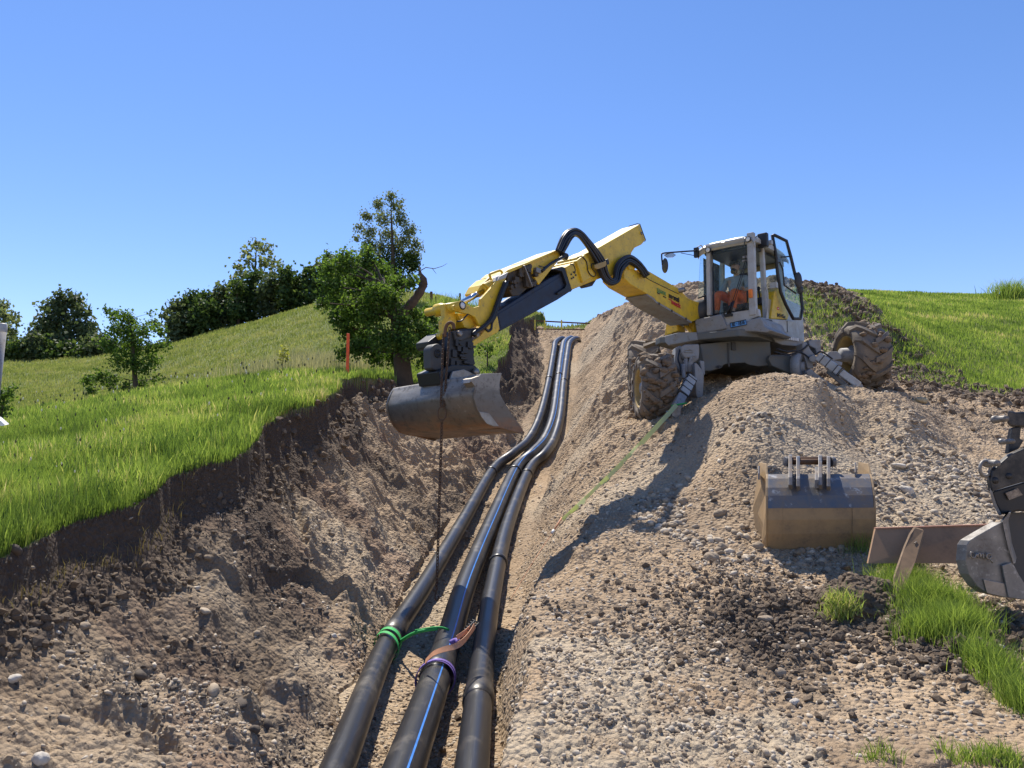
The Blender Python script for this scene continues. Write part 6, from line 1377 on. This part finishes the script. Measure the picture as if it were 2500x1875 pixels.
mb.build('eyes', M_HAIR, pe_)
sn = [(q_(0, 0, .12), .135), (q_(-.03, 0, .27), .13), (q_(-.05, 0, .43), .142), (q_(-.04, 0, .51), .075)]; se = [(0, 1), (1, 2), (2, 3)]
for sg in (-1, 1): k = len(sn); sn += [(q_(-.05, sg * .19, .46), .068), (q_(.02, sg * .25, .26), .055), (q_(.10, sg * .26, .215), .048)]; se += [(2, k), (k, k + 1), (k + 1, k + 2)]
skin('shirt', sn, se, M_SHIRT, pe_)
tn = [(q_(0, 0, .09), .135)]; te = []
for sg in (-1, 1): k = len(tn); tn += [(q_(.04, sg * .10, .09), .10), (q_(.42, sg * .16, .14), .080), (q_(.49, sg * .16, -.22), .065)]; te += [(0, k), (k, k + 1), (k + 1, k + 2)]
skin('trousers', tn, te, M_TROU, pe_)
mb = MB()
for sg in (-1, 1): mb.ico(q_(.56, sg * .16, -.30), .13, .055, .05, 2, math.atan2(ED.y, ED.x))
mb.build('shoes', M_BLK, pe_)
# ---- separate pieces become parts of their own
def split_pieces(o):
    me = o.data; n = len(me.vertices); par = list(range(n))
    def find(a):
        while par[a] != a: par[a] = par[par[a]]; a = par[a]
        return a
    for e in me.edges:
        a, b = find(e.vertices[0]), find(e.vertices[1])
        if a != b: par[a] = b
    groups = {}
    for f in me.polygons: groups.setdefault(find(f.vertices[0]), []).append(f)
    if len(groups) < 2: return
    for fs in groups.values():
        used = sorted({v for f in fs for v in f.vertices}); ix = {v: i for i, v in enumerate(used)}
        m2 = bpy.data.meshes.new(me.name); m2.from_pydata([me.vertices[v].co for v in used], [], [[ix[v] for v in f.vertices] for f in fs])
        m2.polygons.foreach_set('use_smooth', [f.use_smooth for f in fs]); m2.materials.append(me.materials[0]); m2.update()
        q = bpy.data.objects.new((o.name.split('.')[0].rstrip('s') if o.name.split('.')[0] != 'chassis' else 'chassis') if o.name.split('.')[0] not in ('chassis_details', 'valve_details') else 'fitting', m2); S.collection.objects.link(q); q.parent = o.parent; q.matrix_parent_inverse = o.matrix_parent_inverse.copy(); q.location = o.location
        for md in o.modifiers:
            b = q.modifiers.new('bevel', 'BEVEL'); b.width = md.width; b.segments = md.segments; b.limit_method = 'ANGLE'; b.angle_limit = md.angle_limit
    bpy.data.objects.remove(o)
for nm in ('plate_bolts', 'collar_bolts', 'fittings', 'pins', 'coupler_pins', 'valve_details', 'chassis_details', 'tube_bands', 'grip_strips', 'roof_vent', 'control_console', 'hinge', 'shoes', 'eyes', 'lift_cylinder', 'wiper_latch', 'door_mirror', 'leg_ribs', 'axle_casting', 'leg_plate', 'knuckle', 'steering_knuckle', 'claw', 'cylinder_barrel', 'rear_wall', 'head_hoses', 'hose_loop', 'thin_hose', 'wiper', 'window_edge', 'lettering'):
    for o in [o for o in S.objects if o.type == 'MESH' and o.name.split('.')[0] == nm and not o.children]: split_pieces(o)
